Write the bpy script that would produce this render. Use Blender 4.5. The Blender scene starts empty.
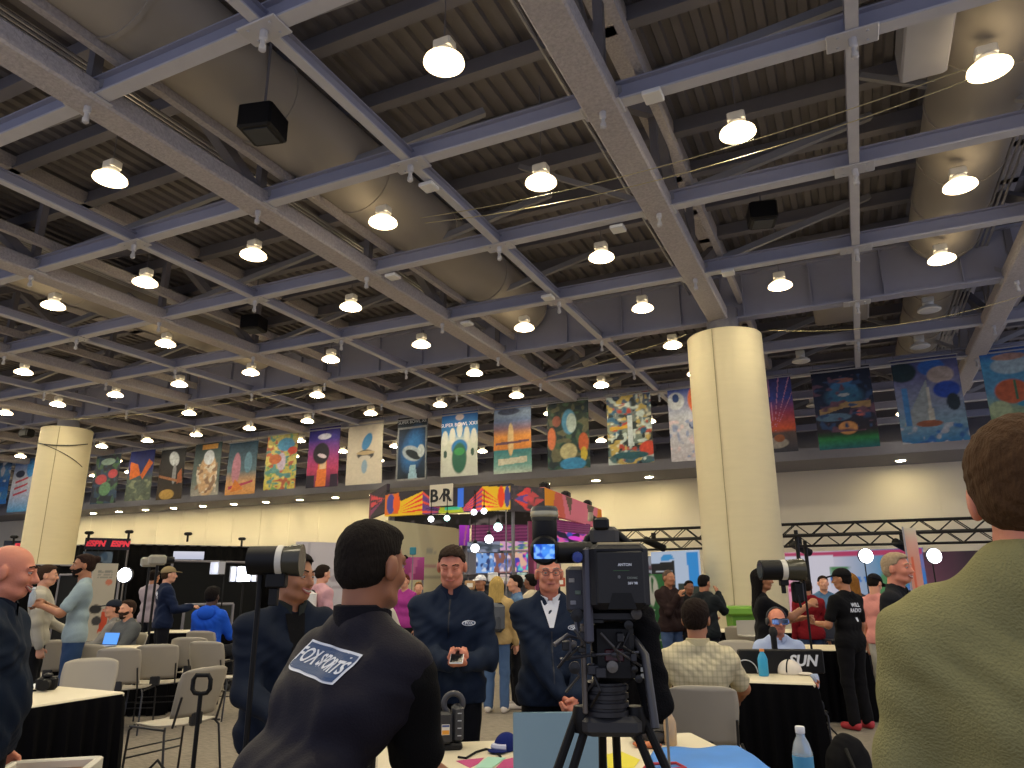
import bpy, math, random
import numpy as np
from mathutils import Vector, Matrix
random.seed(7)
COL = bpy.context.scene.collection
PI = math.pi
# ---------------------------------------------------------------- camera model
FPX = 714.66; PITCH = math.radians(15.4477); ROLL = math.radians(-.2646); YAW = math.radians(25.1947)
CH = 1.5                                   # eye height of the photographer
BAY = 3.2407; OX, OY = -5.798, 8.518       # roof grid: node (u,v) stands at OX+(u-5)*BAY, OY+(v-2)*BAY
def gx(u): return OX + (u - 5) * BAY
def gy(v): return OY + (v - 2) * BAY
_F = np.array([0, math.cos(PITCH), math.sin(PITCH)]); _R0 = np.array([1., 0, 0]); _U0 = np.cross(_R0, _F)
_R = math.cos(ROLL) * _R0 + math.sin(ROLL) * _U0; _U = -math.sin(ROLL) * _R0 + math.cos(ROLL) * _U0
cy_, sy_ = math.cos(YAW), math.sin(YAW)
def c2w(v): return Vector((v[0] * cy_ - v[1] * sy_, v[0] * sy_ + v[1] * cy_, v[2]))
def ray(px, py): return c2w(_F + (px - 512) / FPX * _R - (py - 384) / FPX * _U)
def PT(px, py, t): return ray(px, py) * t + Vector((0, 0, CH))
def PZ(px, py, z):
    d = ray(px, py); return d * ((z - CH) / d.z) + Vector((0, 0, CH))
def PYp(px, py, Y):
    d = ray(px, py); return d * (Y / d.y) + Vector((0, 0, CH))
def proj(p):
    q = Vector(p) - Vector((0, 0, CH)); v = np.array([q.x * cy_ + q.y * sy_, -q.x * sy_ + q.y * cy_, q.z])
    z = v @ _F
    return (512 + FPX * (v @ _R) / z, 384 - FPX * (v @ _U) / z, z) if z > .05 else (-9999, -9999, z)

# ---------------------------------------------------------------- materials
def lin(c):
    if isinstance(c, str):
        c = [int(c[i:i + 2], 16) / 255 for i in (0, 2, 4)]
    return tuple(x / 12.92 if x <= .04045 else ((x + .055) / 1.055) ** 2.4 for x in c)
_mc = {}
def M(col, rough=.6, metal=0., bump=0., bs=60., var=0., vs=4., emit=0., trans=0., sss=0., stretch=None, spec=None, name=None):
    key = (col, rough, metal, bump, bs, var, vs, emit, trans, sss, stretch, spec)
    if key in _mc: return _mc[key]
    m = bpy.data.materials.new(name or 'finish_' + col); m.use_nodes = True
    nt = m.node_tree; N, L = nt.nodes, nt.links; b = N['Principled BSDF']; c = lin(col)
    b.inputs['Base Color'].default_value = (*c, 1); b.inputs['Roughness'].default_value = rough
    b.inputs['Metallic'].default_value = metal
    if spec is not None: b.inputs['Specular IOR Level'].default_value = spec
    if emit:
        b.inputs['Emission Color'].default_value = (*c, 1); b.inputs['Emission Strength'].default_value = emit
    if trans: b.inputs['Transmission Weight'].default_value = trans
    if sss:
        b.inputs['Subsurface Weight'].default_value = sss; b.inputs['Subsurface Radius'].default_value = (.01, .004, .002)
    tc = N.new('ShaderNodeTexCoord'); src = tc.outputs['Object']
    if stretch:
        mp = N.new('ShaderNodeMapping'); mp.inputs['Scale'].default_value = stretch; L.new(src, mp.inputs['Vector']); src = mp.outputs['Vector']
    v = var or .06
    n = N.new('ShaderNodeTexNoise'); n.inputs['Scale'].default_value = vs; n.inputs['Detail'].default_value = 3; L.new(src, n.inputs['Vector'])
    mix = N.new('ShaderNodeMix'); mix.data_type = 'RGBA'
    mix.inputs['A'].default_value = (*[x * (1 - v) for x in c], 1); mix.inputs['B'].default_value = (*[min(1, x * (1 + v)) for x in c], 1)
    L.new(n.outputs['Fac'], mix.inputs['Factor']); L.new(mix.outputs['Result'], b.inputs['Base Color'])
    if bump:
        n2 = N.new('ShaderNodeTexNoise'); n2.inputs['Scale'].default_value = bs; n2.inputs['Detail'].default_value = 4; L.new(src, n2.inputs['Vector'])
        bp = N.new('ShaderNodeBump'); bp.inputs['Strength'].default_value = bump; bp.inputs['Distance'].default_value = .02
        L.new(n2.outputs['Fac'], bp.inputs['Height']); L.new(bp.outputs['Normal'], b.inputs['Normal'])
    _mc[key] = m; return m
_pm = {}
def paint_mat(emit=0., rough=.75):
    k = (emit, rough)
    if k in _pm: return _pm[k]
    m = bpy.data.materials.new('printed_artwork' if not emit else 'glowing_artwork'); m.use_nodes = True  # emission also brightens prints that are no screens
    nt = m.node_tree; b = nt.nodes['Principled BSDF']; a = nt.nodes.new('ShaderNodeAttribute'); a.attribute_name = 'ink'
    nt.links.new(a.outputs['Color'], b.inputs['Base Color']); b.inputs['Roughness'].default_value = rough
    if emit:
        nt.links.new(a.outputs['Color'], b.inputs['Emission Color']); b.inputs['Emission Strength'].default_value = emit
        b.inputs['Base Color'].default_value = (0, 0, 0, 1); nt.links.remove(b.inputs['Base Color'].links[0])
    _pm[k] = m; return m

# ---------------------------------------------------------------- mesh builder
def RZ(a): return Matrix.Rotation(a, 4, 'Z')
class MB:
    def __init__(s): s.v = []; s.f = []
    def add(s, vs, fs):
        o = len(s.v); s.v += [tuple(x) for x in vs]; s.f += [tuple(i + o for i in f) for f in fs]; return s
    def box(s, x0, x1, y0, y1, z0, z1, bev=0., m=None):
        m = m or Matrix()
        if bev <= 0:
            v = [(x, y, z) for z in (z0, z1) for x, y in ((x0, y0), (x1, y0), (x1, y1), (x0, y1))]
            f = [(3, 2, 1, 0), (4, 5, 6, 7), (0, 1, 5, 4), (1, 2, 6, 5), (2, 3, 7, 6), (3, 0, 4, 7)]
        else:
            b = min(bev, (x1 - x0) / 2.01, (y1 - y0) / 2.01, (z1 - z0) / 2.01); v = []
            for z, i in ((z0, b), (z0 + b, 0), (z1 - b, 0), (z1, b)):
                for x, y, sx, sy in ((x0, y0, 1, 1), (x1, y0, -1, 1), (x1, y1, -1, -1), (x0, y1, 1, -1)):
                    for dx, dy in (((0, b), (b, 0)) if sx * sy > 0 else ((b, 0), (0, b))):
                        v.append((x + sx * (dx + i), y + sy * (dy + i), z))
            f = [tuple(range(7, -1, -1)), tuple(range(24, 32))]
            for r in range(3):
                for k in range(8):
                    f.append((r * 8 + k, r * 8 + (k + 1) % 8, r * 8 + 8 + (k + 1) % 8, r * 8 + 8 + k))
        return s.add([m @ Vector(p) for p in v], f)
    def tube(s, pts, r, n=8, rs=None, caps=True, flat=None):
        pts = [Vector(p) for p in pts]; k = len(pts); rings = []; up = None
        for i, p in enumerate(pts):
            d = (pts[min(i + 1, k - 1)] - pts[max(i - 1, 0)]).normalized()
            if up is None:
                up = Vector((0, 0, 1)) if abs(d.z) < .9 else Vector((1, 0, 0))
            a = d.cross(up).normalized(); b = a.cross(d).normalized(); up = b
            rr = rs[i] if rs else r
            rings.append([p + (a * math.cos(2 * PI * j / n) + b * math.sin(2 * PI * j / n) * (flat or 1)) * rr for j in range(n)])
        v = [q for R in rings for q in R]
        f = [(i * n + j, i * n + (j + 1) % n, (i + 1) * n + (j + 1) % n, (i + 1) * n + j) for i in range(k - 1) for j in range(n)]
        if caps: f += [tuple(range(n - 1, -1, -1)), tuple((k - 1) * n + j for j in range(n))]
        return s.add(v, f)
    def lathe(s, prof, c=(0, 0, 0), n=20, m=None):
        m = m or Matrix(); c = Vector(c); v = []
        for r, z in prof:
            for j in range(n): v.append(m @ Vector((r * math.cos(2 * PI * j / n), r * math.sin(2 * PI * j / n), z)) + c)
        k = len(prof)
        f = [(i * n + j, i * n + (j + 1) % n, (i + 1) * n + (j + 1) % n, (i + 1) * n + j) for i in range(k - 1) for j in range(n)]
        f += [tuple(range(n - 1, -1, -1)), tuple((k - 1) * n + j for j in range(n))]
        return s.add(v, f)
    def bar(s, a, b, w, h, up=(0, 0, 1)):
        a, b = Vector(a), Vector(b); d = (b - a).normalized(); u = Vector(up)
        x = d.cross(u)
        if x.length < 1e-3: x = d.cross(Vector((1, 0, 0)))
        x.normalize(); z = x.cross(d)
        v = [p + x * sx * w / 2 + z * sz * h / 2 for p in (a, b) for sx, sz in ((-1, -1), (1, -1), (1, 1), (-1, 1))]
        return s.add(v, [(0, 1, 2, 3), (7, 6, 5, 4), (0, 4, 5, 1), (1, 5, 6, 2), (2, 6, 7, 3), (3, 7, 4, 0)])
    def build(s, name, mat, parent=None, smooth=False, loc=None, rot=None):
        me = bpy.data.meshes.new(name); me.from_pydata(s.v, [], s.f); me.materials.append(mat)
        if smooth:
            me.shade_smooth()
            try: me.set_sharp_from_angle(angle=.7)
            except Exception: pass
        o = bpy.data.objects.new(name, me); COL.objects.link(o)
        if parent: o.parent = parent
        if loc is not None: o.location = loc
        if rot is not None: o.rotation_euler = (0, 0, rot)
        return o
def thing(name, label, cat, loc=(0, 0, 0), rz=0., group=None):
    o = bpy.data.objects.new(name, None); COL.objects.link(o); o.location = loc; o.rotation_euler = (0, 0, rz)
    o.empty_display_size = .1
    return tag(o, label, cat, group)
def tag(o, label, cat, group=None):
    if len(label.split()) > 16: print('LONG', len(label.split()), label)
    o['label'] = label; o['category'] = cat
    if group: o['group'] = group
    return o
def struct(o): o['kind'] = 'structure'; return o
def dup(root, loc, rz, label, group=None, skip=()):
    if len(label.split()) > 16: print('LONG', len(label.split()), label)
    def cp(o, par):
        c = o.copy(); COL.objects.link(c); c.parent = par
        for ch in [x for x in o.children]: cp(ch, c)
        return c
    r = cp(root, None); r.location = loc; r.rotation_euler = (0, 0, rz); r['label'] = label
    if group: r['group'] = group
    return r
def text_mesh(name, s, size, mat, parent, mtx, ext=.003, shear=0., bold=0.):
    cu = bpy.data.curves.new(name, 'FONT'); cu.body = s; cu.size = size; cu.extrude = ext; cu.shear = shear; cu.offset = bold
    cu.align_x = 'CENTER'; cu.align_y = 'CENTER'; cu.resolution_u = 3
    t = bpy.data.objects.new('tmp', cu); COL.objects.link(t); bpy.context.view_layer.update()
    me = bpy.data.meshes.new_from_object(t.evaluated_get(bpy.context.evaluated_depsgraph_get())); bpy.data.objects.remove(t)
    me.materials.clear(); me.materials.append(mat); me.name = name
    o = bpy.data.objects.new(name, me); COL.objects.link(o); o.parent = parent; o.matrix_local = mtx
    return o
# ---------------------------------------------------------------- painted artwork (pigment, or glow colour where emit is set)
class Art:
    def __init__(s, w, h, col='888888'):
        s.w, s.h = w, h; s.c = np.zeros((h, w, 3)); s.c[:] = lin(col)
        s.U, s.V = np.meshgrid(np.linspace(0, 1, w), np.linspace(0, 1, h))
        s.rs = np.random.RandomState(w * 7 + h)
    def _mix(s, m, col): s.c[:] = s.c * (1 - m[..., None]) + np.array(lin(col)) * m[..., None]; return s
    def grad(s, st, ax=1):
        X = s.V if ax else s.U; ks = [a for a, _ in st]; cs = np.array([lin(b) for _, b in st])
        for i in range(3): s.c[..., i] = np.interp(X, ks, cs[:, i])
        return s
    def ell(s, cx, cy, rx, ry, col, rot=0., soft=.15):
        x = s.U - cx; y = (s.V - cy); ar = s.h / s.w; y = y * ar; ry = ry * ar
        c, n = math.cos(rot), math.sin(rot); X = x * c + y * n; Y = -x * n + y * c
        d = np.sqrt((X / rx) ** 2 + (Y / ry) ** 2); return s._mix(np.clip((1 - d) / soft + .5, 0, 1), col)
    def poly(s, pts, col):
        m = np.zeros(s.U.shape, bool); n = len(pts)
        for i in range(n):
            x0, y0 = pts[i]; x1, y1 = pts[(i + 1) % n]
            if y0 == y1: continue
            cond = ((y0 > s.V) != (y1 > s.V)) & (s.U < (x1 - x0) * (s.V - y0) / (y1 - y0) + x0)
            m ^= cond
        return s._mix(m.astype(float), col)
    def noise(s, n):
        a = s.rs.rand(int(n * s.h / s.w) + 2, n + 2); y = s.V * (a.shape[0] - 1.001); x = s.U * (a.shape[1] - 1.001)
        yi, xi = y.astype(int), x.astype(int); fy, fx = y - yi, x - xi
        return a[yi, xi] * (1 - fx) * (1 - fy) + a[yi, xi + 1] * fx * (1 - fy) + a[yi + 1, xi] * (1 - fx) * fy + a[yi + 1, xi + 1] * fx * fy
    def blot(s, n, cols, thr=.6, box=(0, 1, 0, 1)):
        b = ((s.U >= box[0]) & (s.U <= box[1]) & (s.V >= box[2]) & (s.V <= box[3])).astype(float)
        for c in cols: s._mix(np.clip((s.noise(n) - thr) * 9, 0, 1) * b, c)
        return s
    def rows(s, x0, x1, y0, y1, n, col, fill=.55):
        for k in range(n):
            a = y0 + (y1 - y0) * k / n; b = a + (y1 - y0) / n * fill
            m = (s.V >= a) & (s.V <= b) & (s.U >= x0) & (s.U <= x1) & (s.noise(max(4, s.w // 3)) > .3); s._mix(m.astype(float), col)
        return s
def painted(name, art, w, h, parent=None, emit=0., wave=0., rough=.75, thick=.01, curve=0., mtx=None, top=False, gain=1., detail=0.):
    """flat printed sheet standing in the local XZ plane (facing -Y), origin bottom centre (or top centre)"""
    nx, ny = art.w, art.h; X, Z = np.meshgrid((np.linspace(0, 1, nx) - .5) * w, np.linspace(0, h, ny))
    Y = wave * np.sin(X / w * 5 + Z * 1.3) + curve * (X / w * 2) ** 2
    if top: Z = Z - h
    v = np.stack([X, Y, Z], -1).reshape(-1, 3); i = np.arange((ny - 1) * nx).reshape(ny - 1, nx)[:, :-1].ravel()
    f = np.stack([i, i + 1, i + nx + 1, i + nx], -1)
    me = bpy.data.meshes.new(name); me.from_pydata(v.tolist(), [], f.tolist()); me.materials.append(paint_mat(emit, rough))
    if detail: art.c *= (1 - detail / 2 + detail * art.noise(16))[..., None]; art.c *= (1 - detail / 2 + detail * art.noise(34))[..., None]
    at = me.color_attributes.new('ink', 'FLOAT_COLOR', 'POINT')
    at.data.foreach_set('color', np.concatenate([art.c.reshape(-1, 3) * gain, np.ones((nx * ny, 1))], 1).astype(np.float32).ravel())
    o = bpy.data.objects.new(name, me); COL.objects.link(o); o.parent = parent
    if mtx is not None: o.matrix_local = mtx
    md = o.modifiers.new('t', 'SOLIDIFY'); md.thickness = thick; md.offset = -1
    return o

# ---------------------------------------------------------------- implicit surfaces (for bodies and clothing)
def nets(D, o, h):
    ins = D < 0; nx, ny, nz = D.shape
    s = ins[:-1, :-1, :-1].astype(np.int8)
    tot = sum(ins[a:nx - 1 + a, b:ny - 1 + b, c:nz - 1 + c].astype(np.int8) for a in (0, 1) for b in (0, 1) for c in (0, 1))
    act = (tot > 0) & (tot < 8); idx = np.argwhere(act); ids = -np.ones(act.shape, np.int32); ids[act] = np.arange(len(idx))
    pos = np.zeros((len(idx), 3)); cnt = np.zeros(len(idx)); I, J, K = idx.T
    for ax in range(3):
        for p in (0, 1):
            for q in (0, 1):
                a = [0, 0, 0]; ot = [i for i in range(3) if i != ax]; a[ot[0]] = p; a[ot[1]] = q; b = list(a); b[ax] = 1
                d0 = D[I + a[0], J + a[1], K + a[2]]; d1 = D[I + b[0], J + b[1], K + b[2]]; m = (d0 < 0) != (d1 < 0)
                t = np.where(m, d0 / np.where(m, d0 - d1, 1), 0); P = np.tile(np.array(a, float), (len(idx), 1)); P[:, ax] += t
                pos += P * m[:, None]; cnt += m
    pos = (idx + pos / cnt[:, None]) * h + o
    F = []
    for ax in range(3):
        sl = [slice(None)] * 3; s2 = [slice(None)] * 3; sl[ax] = slice(0, -1); s2[ax] = slice(1, None)
        e = np.argwhere(ins[tuple(sl)] != ins[tuple(s2)]); ot = [(ax + 1) % 3, (ax + 2) % 3]
        c = []
        for dp, dq in ((0, 0), (-1, 0), (-1, -1), (0, -1)):
            g = e.copy(); g[:, ot[0]] += dp; g[:, ot[1]] += dq; c.append(ids[g[:, 0], g[:, 1], g[:, 2]])
        c = np.stack(c, 1); fl = ins[e[:, 0], e[:, 1], e[:, 2]]; c[fl] = c[fl]; c[~fl] = c[~fl][:, ::-1]; F.append(c)
    return pos, np.concatenate(F)
def cap(a, b, ra, rb=None, flat=None, k=None): return ('c', np.array(a, float), np.array(b, float), ra, ra if rb is None else rb, flat, k)
def ell(c, r, R=None, k=None): return ('e', np.array(c, float), np.array(r, float), R, k)
def implicit(prims, vox, k=.02, disp=None, cut=None):
    lo = np.full(3, 1e9); hi = -lo
    bb = []
    for p in prims:
        q = p[1] if p[0] in ('sub',) else p
        if q[0] == 'c': r = max(q[3], q[4]); a = np.minimum(q[1], q[2]) - r; b = np.maximum(q[1], q[2]) + r
        else: r = max(q[2]); a = q[1] - r; b = q[1] + r
        bb.append((a, b))
        if p[0] != 'sub': lo = np.minimum(lo, a); hi = np.maximum(hi, b)
    pad = k + 3 * vox; lo -= pad; hi += pad
    n = np.ceil((hi - lo) / vox).astype(int) + 1
    D = np.full(n, .08, np.float32); ax = [lo[i] + np.arange(n[i]) * vox for i in range(3)]
    for p, (a, b) in zip(prims, bb):
        sub = p[0] == 'sub'; q = p[1] if sub else p
        i0 = np.clip(((a - k - 2 * vox - .02 - lo) / vox).astype(int), 0, n - 1); i1 = np.clip(((b + k + 2 * vox + .02 - lo) / vox).astype(int) + 1, 1, n)
        if np.any(i1 <= i0): continue
        sl = tuple(slice(i0[i], i1[i]) for i in range(3))
        X, Y, Z = np.meshgrid(*[ax[i][sl[i]] for i in range(3)], indexing='ij'); P = np.stack([X, Y, Z], -1)
        if q[0] == 'c':
            A, B, ra, rb, fl = q[1:6]
            if fl is not None:
                w = np.array(fl[0], float); w /= np.linalg.norm(w); s = 1 / fl[1] - 1
                P = P + w * (((P - A) @ w)[..., None]) * s; B = B + w * ((B - A) @ w) * s
            ab = B - A; L2 = max(ab @ ab, 1e-9); t = np.clip(((P - A) @ ab) / L2, 0, 1)
            d = np.linalg.norm(P - (A + t[..., None] * ab), axis=-1) - (ra + (rb - ra) * t)
        else:
            Q = P - q[1]
            if q[3] is not None: Q = Q @ q[3]
            k0 = np.linalg.norm(Q / q[2], axis=-1); k1 = np.linalg.norm(Q / (q[2] ** 2), axis=-1) + 1e-6; d = k0 * (k0 - 1) / k1
        kk = (q[-1] if q[-1] is not None else k); E = D[sl]
        if sub:
            h = np.clip(.5 - .5 * (E + d) / kk, 0, 1); D[sl] = E * (1 - h) - d * h + kk * h * (1 - h)
        else:
            h = np.clip(.5 + .5 * (E - d) / kk, 0, 1); D[sl] = E * (1 - h) + d * h - kk * h * (1 - h)
    if disp or cut:
        X, Y, Z = np.meshgrid(*ax, indexing='ij')
        if disp: D = D + disp(X, Y, Z).astype(np.float32)
        if cut: D = np.maximum(D, cut(X, Y, Z).astype(np.float32))
    for i in range(3):
        for e in (0, -1):
            s = [slice(None)] * 3; s[i] = e; D[tuple(s)] = .1
    return nets(D, lo, vox)
def imesh(name, prims, vox, mat, parent, k=.02, disp=None, cut=None):
    v, f = implicit(prims, vox, k, disp, cut)
    me = bpy.data.meshes.new(name); me.from_pydata(v.tolist(), [], f.tolist()); me.materials.append(mat); me.shade_smooth()
    o = bpy.data.objects.new(name, me); COL.objects.link(o); o.parent = parent; return o
# ================================================================ THE HALL
m_carpet = M('8d8476', .95, bump=.6, bs=90, var=.75, vs=7, stretch=(1.5, 9, 1), name='carpet')
m_cream = M('dcd5c6', .85, bump=.05, bs=3, var=.03, vs=.3, name='cream_wall')
m_gray = M('74747f', .9, name='grey_soffit')
m_deck = M('6e6a6c', .7, bump=.2, bs=8, var=.15, vs=1.2, name='roof_deck')
m_beamw = M('9597aa', .6, name='lavender_web')
m_beamf = M('bdbdc4', .55, var=.08, name='pale_flange')
m_rough = M('b3adad', .95, bump=1., bs=26, var=.35, vs=22, name='fireproofed_steel')
m_dark = M('77757c', .7, name='dark_steel')
m_duct = M('a09a92', .6, 0., var=.12, vs=.8, bump=.1, bs=2, name='duct')
m_steel = M('a9a9ad', .4, .5, name='galvanised')
ZC = 8.0            # underside level of the roof grid
X0, X1 = -70., 9.6
YW = 36.2
def sobj(name, mb, mat, smooth=False): return struct(mb.build(name, mat, smooth=smooth))
b = MB(); b.box(-84, 12, -6, YW + .6, -.12, 0); sobj('floor', b, m_carpet)
# far wall: cream panels below, grey fascia above
b = MB(); x = -84.
while x < 12:
    b.box(x + .012, min(x + 2.43, 12) - .012, YW, YW + .3, 0, 6.45); x += 2.43
b.box(-84, 12, YW + .02, YW + .3, 0, 6.45); sobj('wall_far', b, m_cream)
b = MB(); b.box(-84, 12, 32.75, YW + .3, 6.45, 6.95); sobj('ceiling_lowered', b, m_gray)
b = MB(); b.box(-84, 12, YW, YW + .3, 6.95, 11.2); sobj('trim_1', b, m_dark)
b = MB(); b.box(-84, 12, YW - .03, YW, 0, .12); sobj('baseboard_far', b, m_dark)
# corrugated roof deck
b = MB(); pr = [(0, 0), (.10, 0), (.14, .07), (.26, .07), (.30, 0)]; x = -84.; pts = []
while x < 12:
    pts += [(x, 10.35), (x + .13, 10.35), (x + .16, 10.43), (x + .29, 10.43)]; x += .32
v = []
for X, Z in pts: v += [(X, -3, Z), (X, YW, Z)]
b.add(v, [(2 * i, 2 * i + 1, 2 * i + 3, 2 * i + 2) for i in range(len(pts) - 1)]); b.box(-84, 12, -3, YW, 10.5, 10.7)
sobj('ceiling', b, m_deck)
# beams running along X (rows), I-section
for v_ in range(0, 11):
    y = gy(v_)
    if v_ == 5:
        b = MB(); b.box(X0, X1, y - .16, y + .16, ZC, ZC + .05); b.box(X0, X1, y - .03, y + .03, ZC + .05, ZC + 1.2); b.box(X0, X1, y - .16, y + .16, ZC + 1.2, ZC + 1.26)
        x = X0
        while x < X1: b.box(x, x + .03, y - .14, y + .14, ZC + .05, ZC + 1.2); x += BAY / 2
        sobj('roof_plate_girder', b, m_beamw); continue
    b = MB(); b.box(X0, X1, y - .025, y + .025, ZC + .03, ZC + .28); b.box(X0, X1, y - .1, y + .1, ZC + .28, ZC + .305)
    web = sobj('roof_beam', b, m_beamw)
    b = MB(); b.box(X0, X1, y - .1, y + .1, ZC, ZC + .032); fl = b.build('flange', m_beamf); fl.parent = web
# beams running along Y: light struts on odd lines, deep fireproofed girders on even lines
for u in range(-12, 10):
    x = gx(u)
    if u % 2:
        b = MB(); b.box(x - .02, x + .02, -2, YW, ZC + .03, ZC + .2); b.box(x - .075, x + .075, -2, YW, ZC + .2, ZC + .22)
        web = sobj('roof_strut', b, m_beamw)
        b = MB(); b.box(x - .075, x + .075, -2, YW, ZC - .002, ZC + .03); fl = b.build('flange', m_beamf); fl.parent = web
    else:
        b = MB(); b.box(x - .25, x + .25, -2, YW, ZC - .06, ZC + .26, .03)
        b.box(x - .24, x + .24, -2, YW, ZC + 2.0, ZC + 2.3)
        g = sobj('roof_girder', b, m_rough)
        b = MB(); k = -2
        for k in range(-1, 9):
            ya, yb = gy(k), gy(k + 1); mid = (ya + yb) / 2
            up = k % 2 == 0
            b.bar((x, ya, ZC + .2 if up else ZC + 2.1), (x, yb, ZC + 2.1 if up else ZC + .2), .2, .2)
            b.bar((x, ya, ZC + .2), (x, ya, ZC + 2.1), .14, .14)
        w = b.build('web_member', m_dark); w.parent = g
        if u >= -6:
            b = MB(); b.box(x + .5, x + .62, -2, YW, ZC + .42, ZC + .62); w = b.build('side_rail', m_rough); w.parent = g
            b = MB()
            for k in range(4): b.tube([(x - .42 - .1 * k, -2, ZC + .9), (x - .42 - .1 * k, YW, ZC + .9)], .028, 6)
            b.build('conduit', m_steel, smooth=True).parent = g
# purlins under the deck
for i in range(-1, 20):
    y = gy(i / 2 + .25); b = MB(); b.box(-60, X1, y - .06, y + .06, 10.05, 10.33); b.box(-60, X1, y - .11, y + .11, 10.0, 10.05)
    sobj('roof_purlin', b, m_dark)
# inclined braces from the girder nodes up to the roof
m_brace = M('8a8a90', .6, name='brace')
for u in range(-6, 9, 2):
    for v_ in range(1, 10):
        b = MB()
        b.bar((gx(u) + .2, gy(v_), ZC + .2), (gx(u + 1.15), gy(v_ + .5), ZC + 1.9), .13, .13)
        if v_ % 2: b.bar((gx(u) - .2, gy(v_), ZC + .2), (gx(u - .9), gy(v_ + .1), ZC + 1.9), .1, .1)
        sobj('roof_brace', b, m_brace)
# no side walls: sides stay open so the added world fill gets in
# ------------------------------------------------- ducts
def duct(u, z, r, y0, y1, label, rings):
    t = thing('air_duct', label, 'duct', (gx(u), y0, z))
    b = MB(); b.tube([(0, 0, 0), (0, y1 - y0, 0)], r, 36); b.build('duct_run', m_duct, t, True)
    y = 1.2
    while y < y1 - y0:
        b = MB(); b.tube([(0, y - .035, 0), (0, y + .035, 0)], r + .022, 36); b.build('joint_ring', m_duct, t, True); y += rings
    return t
duct(4.30, 9.22, .74, -1.5, gy(4.9), 'large round grey air duct running from the upper left edge towards the middle', 2.6)
duct(7.60, 9.22, .72, 4.5, gy(4.85), 'large round grey air duct at the upper right edge', 1.7)
duct(7.6, 9.2, .6, gy(5.4), gy(9), 'shorter round grey duct beyond the plate girder at the right edge', 1.7)
duct(1.3, 9.25, .7, 2, gy(4.8), 'round grey air duct above the lamps at the left edge', 2.6)
b = MB(); b.box(-.7, .7, -1.5, 1.5, -.5, .5, .05)
t = thing('duct_box', 'angular grey duct transition box behind the round column top', 'duct', (gx(6.9), gy(5.55), 9.1)); b.build('casing', m_duct, t)
b = MB(); b.box(-.3, .3, -1.0, 1.0, -.28, .28, .03)
t = thing('air_diffuser', 'white metal side panel on the right duct beside the brightest lamp', 'vent', (gx(7.3), gy(2.3), 8.75))
b.build('casing', M('b9bac2', .4, .2), t)
# ------------------------------------------------- rigging points
rp = None; cnt = 0; m_rig = M('b9b9bf', .45, .2)
for v_ in range(1, 8):
    row = 0
    for u in range(-4, 9):
        p = (gx(u), gy(v_), ZC)
        X, Y, Z = proj(p)
        if not (0 < X < 1024 and 0 < Y < 440) or (v_ == 5 and u in (6, -2)): continue
        row += 1
        lab = 'white rigging clamp, beam row %s from the camera, number %d from the left' % (['', 'one', 'two', 'three', 'four', 'five', 'six', 'seven'][v_], row)
        if rp is None:
            rp = thing('rigging_clamp', lab, 'clamp', p, 0, 'rigging clamps under the beam crossings')
            b = MB(); b.box(-.30, .30, -.17, .17, -.03, -.005, .01)
            for sx in (-1, 1):
                for sy in (-1, 1): b.lathe([(.018, -.05), (.018, -.03)], (sx * .17, sy * .09, 0), 8)
            b.build('plate', m_rig, rp)
            b = MB(); b.lathe([(.05, -.03), (.05, -.14), (.03, -.16), (.03, -.22), (.045, -.24), (.045, -.3), (.02, -.32)], n=10); b.build('hook_barrel', m_rig, rp, True)
        else: dup(rp, p, 0, lab)
# ------------------------------------------------- high bay lamps
m_lamp_on = M('fff0cc', emit=60., name='lamp_lit'); m_lamp_off = M('c9cacc', .3, name='lamp_unlit'); m_house = M('dcdcd8', .35, .1, name='lamp_housing')
m_refl = M('ffe2b0', .25, emit=2.8, name='lamp_reflector')
def lamp_proto(lab, on):
    t = thing('high_bay_lamp', lab, 'lamp', (0, 0, 0), 0, 'high bay lamps' if on else 'unlit high bay lamps')
    b = MB(); b.box(-.13, .13, -.1, .1, .20, .36, .02); b.lathe([(.1, .12), (.13, .16), (.13, .2), (.09, .21)], n=16); b.build('ballast_housing', m_house, t, True)
    b = MB(); b.lathe([(.255, 0), (.27, .01), (.26, .05), (.2, .1), (.12, .13), (.1, .14), (.1, .13), (.19, .09), (.25, .045)], n=24); b.build('reflector', m_refl if on else m_house, t, True)
    b = MB(); b.lathe([(.0, -.012), (.15, -.01), (.25, .005), (.25, .012), (0, .012)], n=24); b.build('lens', m_lamp_on if on else m_lamp_off, t, True)
    b = MB(); b.tube([(0, 0, 0), (0, 0, 1.6)], .008, 6); hg = b.build('hanger', m_dark, t); hg.location.z = .36
    return t
protos = {}; lamp_pos = []
OFF = {(7, 5), (7, 6), (6, 6), (7, 7), (6, 8)}
rown = ['nearest', 'second', 'third', 'fourth', 'fifth', 'sixth', 'seventh', 'eighth', 'ninth', 'tenth']
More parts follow.
